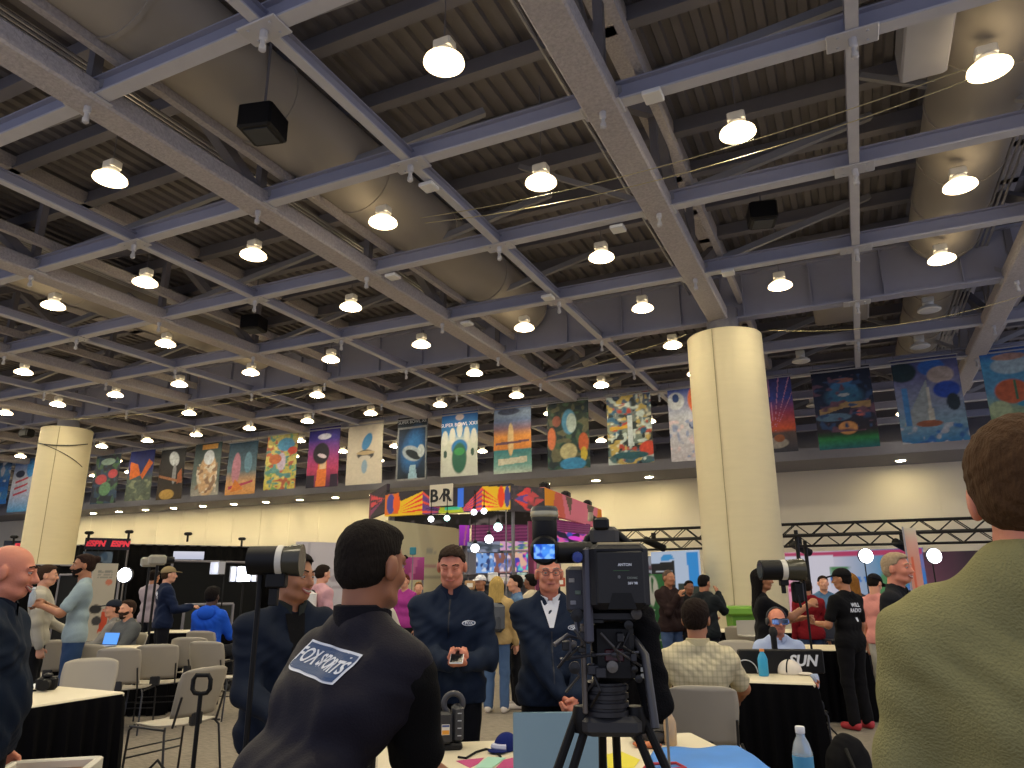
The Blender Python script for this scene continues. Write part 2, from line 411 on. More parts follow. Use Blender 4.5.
for v_ in range(-1, 10):
    n = 0
    for u in range(-15, 9):
        if v_ % 2 and not u % 2: continue
        p = Vector((gx(u + .51), gy(v_ + .46), 8.02)); X, Y, Z = proj(p)
        seen = Z > 0 and -10 < X < 1034 and -12 < Y < 768
        on = (u, v_) not in OFF
        if abs(X - 85) < 12 and abs(Y - 427) < 12: continue
        if not seen:
            if on and -8 < u and v_ < 6:
                l = bpy.data.lights.new('lamp_outside', 'AREA'); l.shape = 'DISK'; l.size = .5; l.energy = 40; l.color = (1, .87, .62)
                o = bpy.data.objects.new('lamp_outside', l); COL.objects.link(o); o.location = p
            continue
        n += 1
        lab = '%s round high bay lamp, %s row from the camera, number %d from the left' % ('lit' if on else 'unlit', rown[v_] if v_ >= 0 else 'nearest', n)
        if on in protos: r_ = dup(protos[on], p, 0, lab)
        else: protos[on] = r_ = lamp_proto(lab, on); r_.location = p
        if (u in (4, 7) and v_ < 9) or (u == 1 and v_ < 5):
            [c for c in r_.children if c.name.startswith('hanger')][0].scale.z = .03
m_down = M('ffeab0', emit=95., name='downlight_lit')
dl = None; nn = 0; x = 4.53
while x > -52:
    p = Vector((x * 1.068, 34.5, 6.40)); X, Y, Z = proj(p); x -= 2.56
    if abs((x + 2.56) - 1.97) > .1 and x + 2.56 > -6: continue
    if X < 0: continue
    nn += 1; lab = 'small lit downlight in the far lowered ceiling edge, number %d from the right' % nn
    if dl is None:
        dl = thing('downlight', lab, 'lamp', p, 0, 'downlights along the far lowered ceiling')
        b = MB(); b.lathe([(.2, -.01), (.24, 0), (.24, .05), (.14, .12), (.08, .2)], n=20); b.build('housing', m_house, dl, True)
        b = MB(); b.lathe([(0, -.02), (.19, -.015), (.19, -.005), (0, -.005)], n=20); b.build('lens', m_down, dl)
        b = MB(); b.tube([(0, 0, .03), (0, 0, .06)], .23, 16); b.build('trim_ring', m_dark, dl)
    else: dup(dl, p, 0, lab)
# ------------------------------------------------- black speaker boxes in the roof
m_black = M('0e0e10', .5, spec=.3, name='black_plastic'); m_blk = M('080809', .6, spec=.3, name='black')
for (X, Y, z, s, lab) in ((263, 124, 8.1, .27, 'black hanging loudspeaker box beside the big duct, upper left'), (254, 324, 8.35, .27, 'black hanging loudspeaker box among the lamps at left, further away'), (762, 215, 8.5, .26, 'flat black loudspeaker box hanging under the deck above the round column')):
    p = PZ(X, Y, z); t = thing('ceiling_loudspeaker', lab, 'speaker', p, .25)
    b = MB(); b.box(-s, s, -s, s, -s * .75, s * .75, .03); b.build('cabinet', m_black, t)
    b = MB(); b.box(-s * .7, s * .7, -s * .7, s * .7, -s * .8, -s * .75); b.build('grille', M('2c3138', .5), t)
    b = MB(); b.tube([(0, 0, s * .7), (0, 0, 1.5)], .02, 6); b.build('hanger', m_dark, t)
for i, (X, Y, lab) in enumerate(((429, 186, 'small white junction box under the beam below the middle lamps'), (393, 276, 'small white junction box on the girder left of centre'), (618, 228, 'small white junction box under the beam near the thick girder'), (548, 297, 'small white junction box on the beam above the banners'), (467, 323, 'tiny white junction box where girder and beam cross'), (653, 95, 'small white bracket on the beam beside the thick girder'), (728, 272, 'tiny white fitting on the beam right of the thick girder'))):
    b = MB(); b.box(-.13, .13, -.13, .13, -.05, .02, .01); tag(b.build('junction_box', M('dededc', .4), loc=PZ(X, Y, 7.93)), lab, 'box')
# ------------------------------------------------- sagging cables
m_cable = M('a59a72', .5); m_cabd = M('222222', .6)
def cable(A, B, sag, lab, mat=m_cable, r=.008, n=24):
    A, B = Vector(A), Vector(B); b = MB()
    b.tube([A.lerp(B, k / n) - Vector((0, 0, 4 * sag * (k / n) * (1 - k / n))) for k in range(n + 1)], r, 5)
    return tag(b.build('cable', mat, smooth=True), lab, 'cable')
cable(PZ(420, 218, 7.9), PZ(968, 68, 7.9), .25, 'upper thin pale cable strung between roof beams to the top right lamp')
cable(PZ(425, 223, 7.85), PZ(968, 80, 7.85), .32, 'lower thin pale cable strung between roof beams to the top right lamp')
cable(PZ(686, 335, 7.4), PZ(440, 398, 7.7), .2, 'pale cable sagging from the thick column top towards the left')
cable(PZ(768, 330, 7.4), PZ(1024, 295, 7.7), .3, 'pale cable sagging from the thick column top to the right edge')
cable(PZ(60, 420, 7.7), PZ(330, 385, 7.7), .2, 'pale cable above the left column sagging to the right')
# ------------------------------------------------- columns
m_colm = M('d6caa6', .85, bump=.12, bs=9, var=.05, vs=1.5, stretch=(1, 1, 6), name='column_wrap')
def column(u, v_, r, top, lab):
    t = thing('round_column', lab, 'column', (gx(u), gy(v_), 0))
    b = MB(); b.lathe([(r, 0), (r, top - .02), (r - .02, top)], n=64); b.build('shaft', m_colm, t, True)
    b = MB()
    for a in (-.30, -.30 + PI * 2 / 3, -.30 + PI * 4 / 3):
        a += math.atan2(-gy(v_), -gx(u)); b.bar((r * math.cos(a), r * math.sin(a), 0), (r * math.cos(a), r * math.sin(a), top - .03), .035, .012)
    b.build('panel_seam', M('9b8f6e', .8), t)
    b = MB(); b.lathe([(.4, top), (.4, ZC + .3)], n=24); b.build('neck', m_dark, t)
    return t
column(6.02, 4.99, .93, 7.55, 'thick round cream column to the right of the middle, reaching the roof')
column(-2.06, 4.99, .93, 7.55, 'thick round cream column at the left')
# cable loop on the left column, camera bracket
pc = Vector((gx(-2.06), gy(4.99), 0)); dcam = -pc.normalized()
b = MB(); a0 = math.atan2(dcam.y, dcam.x)
b.tube([pc + Vector((.97 * math.cos(a0 + a), .97 * math.sin(a0 + a), 6.95 - .2 * math.sin((a + 1.5) / 2.4 * PI))) for a in np.linspace(-1.5, .9, 16)], .022, 6)
b.tube([pc + Vector((.97 * math.cos(a0 + a), .97 * math.sin(a0 + a), 6.9 - .9 * ((a + 1.4) / 2.2) ** 1.5)) for a in np.linspace(-1.4, .8, 16)], .014, 6)
tag(b.build('cable_loop', m_cabd), 'dark cables draped round the top of the left column', 'cable')
b = MB(); q = PT(28, 433, 30.3); b.box(q.x - .35, q.x + .2, q.y - .2, q.y + .2, q.z - .18, q.z + .16, .05)
tag(b.build('ceiling_camera', m_black), 'small black unit fixed beside the top of the left column', 'camera')
# ================================================================ HANGING BANNERS
YB = 24.35; ZB = 7.86
def art_of(i):
    a = Art(46, 96)
    if i == 0: a.grad([(0, '3f8fd0'), (.5, '1e5fb0'), (.8, '6aa8d8'), (1, '24406a')]).blot(5, ['d8dde6', '1d76d6'], .62)
    elif i == 1:
        a.grad([(0, '4fa8e8'), (.3, 'b9c4e6'), (.6, 'd6dcea'), (1, '2f6fc0')])
        for k in range(3): a.poly([(.15, .3 + .12 * k), (.7, .38 + .12 * k), (.7, .42 + .12 * k), (.15, .34 + .12 * k)], 'c84a5c')
        a.ell(.3, .72, .2, .07, '2b3550'); a.ell(.75, .8, .18, .16, '4aa0ea')
    elif i == 2:
        a.grad([(0, '20283a'), (1, '2a3040')]).blot(6, ['4d7350', '2f4a6a'], .55).ell(.3, .5, .22, .1, 'c84a52').ell(.75, .6, .2, .09, 'c84a52').ell(.5, .3, .22, .14, '6a9a70').ell(.5, .86, .3, .07, 'a7c4b4')
    elif i == 3:
        a.grad([(0, '6d7a66'), (.42, '4f5e5a'), (.6, '1a2f7a'), (1, '14257e')]).poly([(.1, .42), (.5, .5), (.35, .72), (.05, .78)], 'e8721e').poly([(.5, .5), (.6, .42), (.98, .72), (.8, .8)], 'e8721e').blot(7, ['8a9478', '5d6a5c'], .5, (0, 1, 0, .4))
    elif i == 4:
        a.grad([(0, '4a3a26'), (.3, '2a211e'), (1, '1a1b20')]).ell(.55, .8, .2, .15, 'c6ccd4', .3).ell(.6, .5, .08, .2, '8f9298').poly([(.0, .45), (.95, .3), (.98, .35), (0, .5)], 'a8714a').ell(.4, .1, .28, .1, 'c8a050').poly([(.75, .3), (.95, .35), (.9, .6), (.75, .5)], 'a85a30')
    elif i == 5:
        a.grad([(0, 'b8b4ac'), (.3, '6a7a78'), (1, '1f3a42')]).ell(.55, .38, .34, .4, 'd8b28a').blot(8, ['e8dcc8', '9a7a64'], .55, (.15, .9, .05, .6)).ell(.55, .72, .2, .14, 'd9e2ee').poly([(.25, .88), (.85, .88), (.85, .97), (.25, .97)], 'd29a4a')
    elif i == 6:
        a.grad([(0, 'e8a45c'), (.25, 'd9a878'), (.45, '5f7a88'), (1, '1d4560')]).ell(.3, .5, .14, .3, 'c98aa0').ell(.7, .6, .14, .2, '6f9ab4').poly([(.1, .1), (.9, .22), (.9, .26), (.1, .16)], 'c2466a').poly([(.18, .05), (.6, .1), (.3, .3)], 'e88a3c')
    elif i == 7:
        a.grad([(0, 'd8c860'), (1, 'c8bf74')]).blot(9, ['7fb070', 'e8d880', 'c06a50', '5f9a9a'], .62).ell(.62, .8, .28, .12, '4f9ac8').ell(.5, .5, .14, .16, 'cdbcd8').ell(.85, .68, .16, .07, 'd84c3c').ell(.3, .55, .2, .09, 'c06a40')
    elif i == 8:
        a.grad([(0, '4a2450'), (.3, 'c8406e'), (.6, '8a3a8a'), (.8, '352a90'), (1, '2a2480')]).poly([(.3, .02), (.62, .02), (.62, .5), (.36, .5)], 'f0813a').poly([(.4, .3), (.6, .3), (.6, .5), (.4, .5)], 'e8c4a0').ell(.42, .56, .26, .18, '161022').poly([(0, 0), (.25, 0), (.25, .2), (0, .2)], '1b1830').poly([(.75, 0), (1, 0), (1, .2), (.75, .2)], '2a1838').ell(.5, .84, .22, .05, 'cfcfe4').ell(.45, .52, .15, .03, 'd9c8d8', -.4)
    elif i == 9:
        a.grad([(0, 'dcd2c0'), (1, 'd8cdb8')]).ell(.55, .68, .13, .14, '4a8fc8', -.3).ell(.52, .47, .24, .08, '4a4a4e').ell(.52, .5, .26, .03, 'c8b088').ell(.5, .42, .16, .04, 'd8d0c4').ell(.5, .28, .08, .11, '9ab8d0')
    elif i == 10:
        a.grad([(0, '12202a'), (.5, '16406a'), (.9, '0c1826'), (1, '101214')]).ell(.55, .5, .3, .3, '2f7fc8', -.2, .8).ell(.5, .42, .33, .11, 'b9c8d2', -.55).ell(.54, .4, .28, .06, '1c2a34', -.55).ell(.8, .45, .12, .1, 'd8e4e8').poly([(.4, 0), (.7, 0), (.62, .24), (.45, .24)], 'a8d0e4')
        a.poly([(0, 0), (1, 0), (1, .025), (0, .025)], 'a8a8a8').poly([(0, 0), (.05, 0), (.05, .84), (0, .84)], '8f9294').poly([(.95, 0), (1, 0), (1, .84), (.95, .84)], '8f9294').poly([(0, .82), (1, .82), (1, .85), (0, .85)], '8f9294')
    elif i == 11:
        a.grad([(0, 'd2d6cc'), (.55, 'd6dccc'), (.66, '3f8fd0'), (1, '1f62b0')])
        for x, h in ((.1, .66), (.3, .7), (.5, .78), (.7, .7), (.9, .66)): a.ell(x, h - .06, .08, .12, 'e2e4d8').poly([(x - .02, h), (x + .02, h), (x, h + .07)], 'e2e4d8')
        a.ell(.5, .44, .22, .13, '2f7ec0').ell(.5, .28, .2, .24, '2f6a56').ell(.5, .38, .14, .06, '3f9a58').ell(.12, .35, .05, .06, '3a5a50').ell(.86, .36, .05, .06, '3a5a50').ell(.5, .92, .12, .05, 'c8b8b8')
    elif i == 12:
        a.grad([(0, 'c6d6c8'), (.12, '7ab0a8'), (.34, '2f7f86'), (.36, 'e08a3a'), (.55, 'e89a48'), (.66, '8a6a78'), (.78, '6a7fa8'), (.9, '9fb4d0'), (1, '7a94c8')]).ell(.45, .5, .08, .24, 'e8c890').poly([(.05, .42), (.95, .45), (.95, .48), (.05, .46)], '6a4a60').poly([(.12, .12), (.88, .15), (.88, .24), (.12, .21)], 'd8d4bc').ell(.4, .92, .3, .05, '56607a')
    elif i == 13:
        a.grad([(0, '26504a'), (.5, '23403c'), (1, '3a4438')]).blot(7, ['4f6a50', '1d3038', '6a6a50'], .58).ell(.52, .68, .17, .18, '5aa0c8').ell(.58, .66, .12, .14, 'c8dcd4').ell(.1, .45, .1, .16, 'd8794c').ell(.86, .36, .12, .14, 'd86a3c').ell(.86, .2, .08, .1, 'd8c040').ell(.5, .25, .2, .12, 'c8c090').ell(.6, .07, .3, .09, '3a94c8').ell(.22, .7, .1, .08, '9a5a48')
    elif i == 14:
        a.grad([(0, '3a6a78'), (.5, '8a9484'), (1, '2c4a78')]).blot(9, ['d8d4b8', 'c04838', '2d6488', '1c2c30', 'c8b060', 'cfe0dc'], .64).ell(.9, .2, .2, .1, 'd84a34').poly([(.45, .25), (.58, .25), (.56, .68), (.46, .68)], 'cfdce0').poly([(.05, .48), (.45, .5), (.45, .54), (.05, .53)], 'd8a830').ell(.5, .12, .4, .05, '1f5a66')
    elif i == 15:
        a.grad([(0, 'cfcad4'), (.6, 'c8ccd8'), (.92, '6a78c0'), (1, '2248a0')]).ell(.2, .82, .22, .12, 'd8dee4').ell(.2, .86, .09, .06, '2c4a88').ell(.75, .82, .24, .2, 'f07840').ell(.6, .48, .1, .06, '3a4c78').blot(8, ['9aa8d0', 'e8d0d4'], .6, (0, 1, .05, .55))
    elif i == 16:
        a.grad([(0, '2c3040'), (.25, '5a4a4c'), (.3, 'd85a34'), (.5, 'a03a5a'), (.7, '2a3f9a'), (1, '3f3a78')])
        for k in range(5): a.poly([(.5, .25), (.2 + .25 * k, .98), (.23 + .25 * k, .98)], 'c88ab0')
        a.ell(.5, .12, .3, .07, 'a09890').ell(.6, .18, .12, .05, '9a5a3a')
    elif i == 17:
        a.grad([(0, '1d6a78'), (.12, '2a8a4c'), (.17, '1e4a30'), (.22, '2a2230'), (.6, '16284a'), (1, '0c1a34')]).ell(.52, .7, .24, .17, '3a78b0').ell(.52, .64, .3, .12, '2f6a90', 0, .5).ell(.5, .84, .2, .03, '9a6a64').poly([(.08, .42), (.5, .5), (.95, .48), (.95, .56), (.5, .57), (.08, .5)], 'a88a60').ell(.3, .39, .3, .05, '5a7a98').ell(.8, .42, .12, .04, 'c86a64').ell(.52, .25, .16, .08, 'd89a60').blot(9, ['2a4a78', '6a4a60'], .68, (0, 1, .2, .9)).ell(.52, .66, .1, .02, 'b0b8c0')
    elif i == 18:
        a.grad([(0, '2878b0'), (.2, '7aa0b8'), (.5, '8a94b0'), (.8, '6a6a9a'), (1, '3a4478')]).ell(.15, .85, .22, .12, '16323c').poly([(.05, .2), (.5, .75), (.5, .2)], '9aa4a8').poly([(.1, .2), (.2, .2), (.2, .66), (.1, .66)], '4a8ac8').poly([(.45, .2), (.55, .2), (.5, .78)], 'c8c4b8').ell(.6, .88, .2, .1, '2f6ac0').ell(.72, .78, .2, .1, 'b8a8a0').ell(.78, .6, .2, .1, '1f4ab0').ell(.85, .45, .1, .1, '1c3040').ell(.45, .22, .2, .04, '9a5a40').blot(8, ['2f6ab0', 'b8bcc8'], .6, (0, 1, 0, .22))
    else:
        a.grad([(0, '6a9a6a'), (.3, '8aa080'), (.5, '5a94b8'), (.85, '4a9ac8'), (.95, '2f66b0'), (1, '2a50a0')]).ell(.45, .5, .3, .14, 'c0603c').ell(.5, .8, .34, .1, 'a8c0cc').ell(.5, .9, .3, .04, 'b89080').ell(.2, .3, .2, .1, 'a8b890').poly([(.5, .4), (.55, .4), (.52, .8)], '3a6a50').ell(.8, .35, .3, .04, '2a8ab0')
    return a
BN = [(-12, 13, 463, 504, 'blue banner with pale cloud shapes at the far left edge'), (16, 39, 459, 511, 'light blue banner with red and white stripes left of the left column'),
      (97, 122, 455, 503, 'dark banner with two red shapes over green, first right of the left column'), (131, 156, 450, 500, 'banner with orange shapes under a deep blue top'), (162, 187, 449, 499, 'near black banner with a pale oval and gold base'),
      (196, 223, 443, 495, 'dark teal banner with a cream figure like a tower'), (230, 259, 442, 494, 'blue to orange banner with a dark upper sky'), (268, 299, 434, 489, 'yellow patterned banner with a small blue spot'),
      (310, 341, 427, 487, 'purple to pink banner with a dark ball and orange stem'), (349, 384, 422, 484, 'cream banner with a slim blue shape over a grey emblem'), (398, 428, 417, 480, 'black framed banner with a blue silver ball shape'),
      (442, 478, 412, 476, 'blue banner with a white palace and green archway'), (494, 531, 406, 473, 'sunset banner with orange bands over teal water'), (547, 588, 400, 469, 'dark green banner with a pale blue oval and orange sides'),
      (606, 650, 393, 464, 'busy multicoloured collage banner with a red patch'), (667, 706, 387, 461, 'white banner with an orange and blue top beside the thick column'), (748, 790, 377, 453, 'banner with red to blue rays just right of the thick column'),
      (810, 869, 368, 449, 'dark blue banner with a round shape over a green field'), (890, 956, 358, 443, 'blue and grey banner with buildings and a blue ball'), (978, 1036, 348, 436, 'blue banner with orange rocks at the right edge')]
m_pole = M('9a9aa0', .4, .4)
for i, (x0, x1, y0, y1, lab) in enumerate(BN):
    A = PYp(x0, y0 + 2, YB); B = PYp(x1, y0 - 2, YB); bot = PYp((x0 + x1) / 2, y1, YB)
    w = B.x - A.x; top = (A.z + B.z) / 2; h = top - bot.z
    t = thing('hanging_banner', lab, 'banner', ((A.x + B.x) / 2, YB, top), 0, 'painted banners hanging in a row under the roof')
    painted('banner_cloth', art_of(i), w, h, t, wave=.02, top=True, gain=.74 if i in (9, 11) else .66, detail=.1 if i in (9, 11) else .35)
    b = MB(); b.tube([(-w / 2 - .05, 0, .02), (w / 2 + .05, 0, .02)], .03, 8); b.build('top_rod', m_pole, t, True)
    for s in (-1, 1): b = MB(); b.tube([(s * w * .45, 0, .02), (s * w * .45, 0, ZC + .3 - top)], .01, 5); b.build('hanging_wire', m_dark, t)
    FR = Matrix.Rotation(PI / 2, 4, 'X')
    if i == 10: text_mesh('lettering', 'SUPER BOWL XII', w * .125, M('a9adb2', .6), t, Matrix.Translation((0, -.03, -.08 * h)) @ FR)
    if i == 11: text_mesh('lettering', 'SUPER BOWL XXII', w * .125, M('e8e4ee', .6), t, Matrix.Translation((0, -.03, -.2 * h)) @ FR)
# long rail the banners hang from
b = MB(); b.tube([(-34, YB, ZB + .12), (9, YB, ZB + .12)], .03, 8); tag(b.build('banner_rail', m_pole), 'thin grey rail carrying the row of banners', 'rail')
# ================================================================ PEOPLE
A3 = lambda *v: np.array(v, float)
def rotm(yaw=0, pitch=0, roll=0):      # degrees; pitch>0 looks down, yaw>0 turns left, roll>0 tips to the right shoulder
    m = Matrix.Rotation(math.radians(yaw), 3, 'Z') @ Matrix.Rotation(-math.radians(pitch), 3, 'X') @ Matrix.Rotation(math.radians(roll), 3, 'Y')
    return np.array(m)
def folds(a, f=1.):
    return lambda X, Y, Z: a * (np.sin(17 * f * Z + 5 * np.sin(9 * X * f + 2) + 4 * Y) * np.sin(13 * f * X + 4 * np.sin(8 * Z * f) + 9 * Y)
                                + .7 * np.abs(np.sin(19 * f * Z + 12 * f * X + 3 * np.sin(14 * Z + 6 * Y) + 5 * np.sin(7 * X))) ** 3 * np.sin(11 * f * Z - 8 * X + 2) - .25)
def strands(a):
    return lambda X, Y, Z: a * (np.sin(160 * X + 8 * np.sin(40 * Z)) + np.sin(130 * Y + 9 * np.sin(35 * X)) * .8)
def ik(S, W, L1, L2, hint):
    d = W - S; D = np.linalg.norm(d); D2 = min(D, (L1 + L2) * .995); d = d / D; W = S + d * D2
    a = (L1 * L1 - L2 * L2 + D2 * D2) / (2 * D2); h = math.sqrt(max(L1 * L1 - a * a, 0))
    n = hint - d * (hint @ d); n = n / (np.linalg.norm(n) + 1e-9); return S + d * a + n * h, W
def unit(v): return v / (np.linalg.norm(v) + 1e-9)
def hand(W, d, n, s, curl, sc, fine=True):
    """palm + five fingers; d along the hand, n out of the palm, s towards the thumb"""
    d = unit(d); s = unit(s - d * (s @ d)); n = unit(n - d * (n @ d) - s * (n @ s)); P = []
    P.append(cap(W - d * .02 * sc, W + d * .075 * sc, .03 * sc, .041 * sc, (n, .42), .008))
    if not fine:
        P.append(cap(W + d * .07 * sc, W + d * .12 * sc + n * .03 * sc * curl * 2, .034 * sc, .026 * sc, (n, .45), .008))
    else:
        for k, (o, l) in enumerate(((.029, .070), (.010, .080), (-.010, .074), (-.028, .058))):
            a = math.radians(18 + 62 * curl + 4 * k); b = a + math.radians(20 + 60 * curl)
            p0 = W + d * (.088 - abs(o) * .25) * sc + s * o * sc; p1 = p0 + (d * math.cos(a) + n * math.sin(a)) * l * .45 * sc
            p2 = p1 + (d * math.cos(b) + n * math.sin(b)) * l * .55 * sc
            P += [cap(p0 - d * .015 * sc, p1, .0105 * sc, .0095 * sc, None, .004), cap(p1, p2, .0095 * sc, .0078 * sc, None, .002)]
    t0 = W + d * .022 * sc + s * .03 * sc; t1 = t0 + unit(d * .7 + s * .6 + n * .35) * .038 * sc; t2 = t1 + unit(d * .8 + s * .1 + n * (.4 + curl * .4)) * .032 * sc
    P += [cap(t0 - s * .01, t1, .0135 * sc, .0115 * sc, None, .006), cap(t1, t2, .0112 * sc, .0088 * sc, None, .002)]
    return P
SKIN = {'fair': M('d39a7c', .5, sss=.12, bump=.08, bs=120, var=.06, vs=12), 'red': M('d08468', .5, sss=.12, bump=.08, bs=120, var=.08, vs=12), 'tan': M('a8714f', .5, sss=.1, var=.06, vs=12), 'olive': M('9a6446', .5, sss=.1, var=.06, vs=12), 'brown': M('7d4f38', .5, sss=.08, var=.06, vs=12), 'dark': M('4a3026', .5)}
def checked(c, c2):
    m = M(c, .85, bump=.2, bs=200, var=.0501); m = m.copy(); nt = m.node_tree; N, L = nt.nodes, nt.links; b = N['Principled BSDF']
    tc = N.new('ShaderNodeTexCoord'); last = b.inputs['Base Color'].links[0].from_socket
    for d in ('X', 'Z'):
        wv = N.new('ShaderNodeTexWave'); wv.bands_direction = d; wv.inputs['Scale'].default_value = 9 if d == 'Z' else 11; wv.inputs['Distortion'].default_value = .3; L.new(tc.outputs['Object'], wv.inputs['Vector'])
        rp_ = N.new('ShaderNodeMapRange'); rp_.inputs['From Min'].default_value = .62; rp_.inputs['From Max'].default_value = .9; rp_.inputs['To Max'].default_value = .28; L.new(wv.outputs['Fac'], rp_.inputs['Value'])
        mx = N.new('ShaderNodeMix'); mx.data_type = 'RGBA'; mx.inputs['B'].default_value = (*lin(c2), 1); L.new(rp_.outputs['Result'], mx.inputs['Factor']); L.new(last, mx.inputs['A']); last = mx.outputs['Result']
    L.new(last, b.inputs['Base Color']); return m
def cloth(c, r=.85, b=.25, s=220): return M(c, r, bump=b, bs=s, var=.12, vs=9, spec=.15)
HAIRM = {}
def hairm(c):
    if c not in HAIRM: HAIRM[c] = M(c, .85, bump=.5, bs=160, var=.35, vs=60, stretch=(1, 1, .3), spec=.15)
    return HAIRM[c]
PEOPLE = {}
def person(key, label, px, t, ytop=None, H=None, face=0, skin='fair', hair=('short', '2a1c14'), head=(0, 0, 0), hip=(0, 0), build=1., belly=0.,
           trap=None, top=('jacket', '1d2738'), pants='14151a', shoes='1a1a1c', R=(.25, .04, .80), L=(-.25, .04, .80), Rh=None, Lh=None, curl=.35, hf=None,
           sleeve='long', sit=False, vox=.012, beard=None, collar=None, extra=None, hem=.86, zadj=0., shorts=False, lean=0.):
    if H is None: H = PT(px, ytop, t).z
    p = PT(px, 575, t); loc = (p.x, p.y, 0)
    sitdrop = .46 if sit else 0.
    sc = (H + (sitdrop if sit else 0)) / 1.735
    root = thing('person', label, 'person', loc, YAW - math.radians(face), None); root.scale = (sc, sc, sc)
    if sit: root.location.z = 0
    dz = -.43 if sit else 0.
    hx, hy = hip; far = t > 6; fine = vox < .0105
    def V(x, y, z): return A3(x, y, z + dz)
    fz = lambda z: (1.42 - z) / .5     # 0 at shoulders, 1 at hips
    def S(x, y, z):                     # torso point following the lean of the hips
        q = min(max(fz(z), 0), 1); return V(x + hx * q, y + hy * q, z)
    w = build
    HC = V(0, .015 + lean, 1.622); Rm = rotm(*head)
    hp = lambda x, y, z: HC + Rm @ (A3(x, y, z)) + Rm @ A3(0, 0, 0)
    pr = []
    # head
    pr += [ell(hp(0, -.012, .028), (.074, .095, .083), Rm, .02), ell(hp(0, .024, -.03), (.060, .070, .078), Rm, .03), ell(hp(0, .05, -.085), (.036, .038, .028), Rm, .025)]
    for s in (-1, 1):
        pr += [ell(hp(s * .036, .068, -.028), (.022, .02, .02), Rm, .02), ('sub', ell(hp(s * .031, .107, .006), (.019, .018, .012), Rm, .012)),
               ell(hp(s * .080, -.008, -.012), (.012, .021, .035), Rm @ rotm(0, 0, 0), .006), cap(hp(s * .015, .089, .022), hp(s * .045, .078, .024), .009, .007, None, .014),
               cap(hp(s * .05, .015, -.075), hp(s * .03, .06, -.09), .014, .014, None, .02)]
    pr += [cap(hp(0, .092, .012), hp(0, .113, -.028), .007, .0125, None, .010), ell(hp(0, .1, -.031), (.018, .014, .010), Rm, .008),
           cap(hp(-.018, .088, -.058), hp(.018, .088, -.058), .0075, .0075, None, .007), cap(hp(-.014, .086, -.068), hp(.014, .086, -.068), .007, .007, None, .006)]
    # neck and hidden trunk
    pr += [cap(V(0, -.015, 1.44), hp(0, -.02, -.05), .06 * min(w, 1.1), .054, None, .03), cap(V(-.13, .01, 1.375), V(.13, .01, 1.375), .042, .042, None, .04),
           cap(S(0, .01, 1.26), S(0, .01, 1.0), .085, .085, ((0, 1, 0), .6), .05)]
    SR, SL = V(.168 * w, -.005, 1.378), V(-.168 * w, -.005, 1.378)
    for s in (-1, 1): pr.append(cap(V(s * .02, -.02, 1.445), V(s * .14 * w, -.01, 1.375), .042, .038, None, .03))
    arms = []
    for sgn, Sh, T, hint, hopt in ((1, SR, R, Rh, 0), (-1, SL, L, Lh, 1)):
        Wt = V(*T); hh = A3(*hint) if hint is not None else A3(sgn * .45, -.7, -.5)
        E, Wt = ik(Sh, Wt, .285, .255, hh); arms.append((sgn, Sh, E, Wt))
        pr += [cap(Sh, E, .048, .040, None, .03), cap(E, Wt, .041, .028, None, .02)]
        fd = unit(Wt - E); n = A3(-sgn * 1., .15, 0); th = A3(0, 1, .1)
        if hf and hf[hopt]: fd = unit(A3(*hf[hopt][0])); n = A3(*hf[hopt][1]); th = A3(*hf[hopt][2])
        pr += hand(Wt, fd, n, th, curl, 1.04, fine)
    # legs
    P = []
    if sit:
        hz = .93; legs = [((s * .09, 0, .93), (s * .13, .42, .94), (s * .13, .40, .52)) for s in (-1, 1)]
    else:
        legs = [((s * .09 + hx, hy, .92), (s * .10 + hx, hy + .02, .50), (s * .11 + hx, hy - .02, .09)) for s in (-1, 1)]
    for a, k_, c in legs:
        pr += [cap(V(*a), V(*k_), .07, .05, None, .03), cap(V(*k_), V(*c), .05, .035, None, .03)]
    body = imesh('body', pr, vox, SKIN[skin], root, .012)
    # trousers
    hz0 = .93
    tr = [cap(S(-.06 * w, 0, .96), S(.06 * w, 0, .96), .115 * w, None, ((0, 1, 0), .85), .04)]
    for a, k_, c in legs:
        ce = tuple(np.array(k_) + (np.array(c) - np.array(k_)) * .1) if shorts else c
        tr += [cap(V(*a), V(*k_), .094 * w, .068, None, .03), cap(V(*k_), V(*ce), .068, .062 if not shorts else .07, None, .03)]
    imesh('trousers', tr, max(vox, .01), cloth(pants), root, .03, folds(.004))
    sh = []
    for a, k_, c in legs:
        f = V(*c); sh += [cap(f + A3(0, -.03, -.045), f + A3(0, .15, -.055), .042, .036, None, .02), cap(f + A3(0, -.02, -.02), f + A3(0, 0, .0), .045, .04, None, .02)]
    imesh('shoes', sh, max(vox, .01), M(shoes, .5), root, .015, None, lambda X, Y, Z: -(Z - (.005 + (dz + .43 if sit else 0))))
    # upper garment
    kind, tc = top[0], top[1]; g = {'tee': .0, 'shirt': .004, 'sweater': .010, 'jacket': .014, 'vest': .012, 'blazer': .014}[kind]
    tz, tr_ = trap or (1.452, .056)
    tp = [cap(V(-.125 * w, -.01, 1.345), V(.125 * w, -.01, 1.345), .080 + g, None, None, .04)] + [cap(V(s * .03, -.018, tz), V(s * .16 * w, -.01, 1.378), tr_ + g * .6, .062 + g, None, .05) for s in (-1, 1)] + [
          cap(S(-.075 * w, .005, 1.28), S(.075 * w, .005, 1.28), .105 + g, None, ((0, 1, 0), 1.02), .05), cap(S(-.07 * w, 0, 1.12), S(.07 * w, 0, 1.12), .095 + g, None, ((0, 1, 0), 1.05), .06),
          cap(S(-.07 * w, 0, .97), S(.07 * w, 0, .97), .115 + g, None, ((0, 1, 0), .95), .06)]
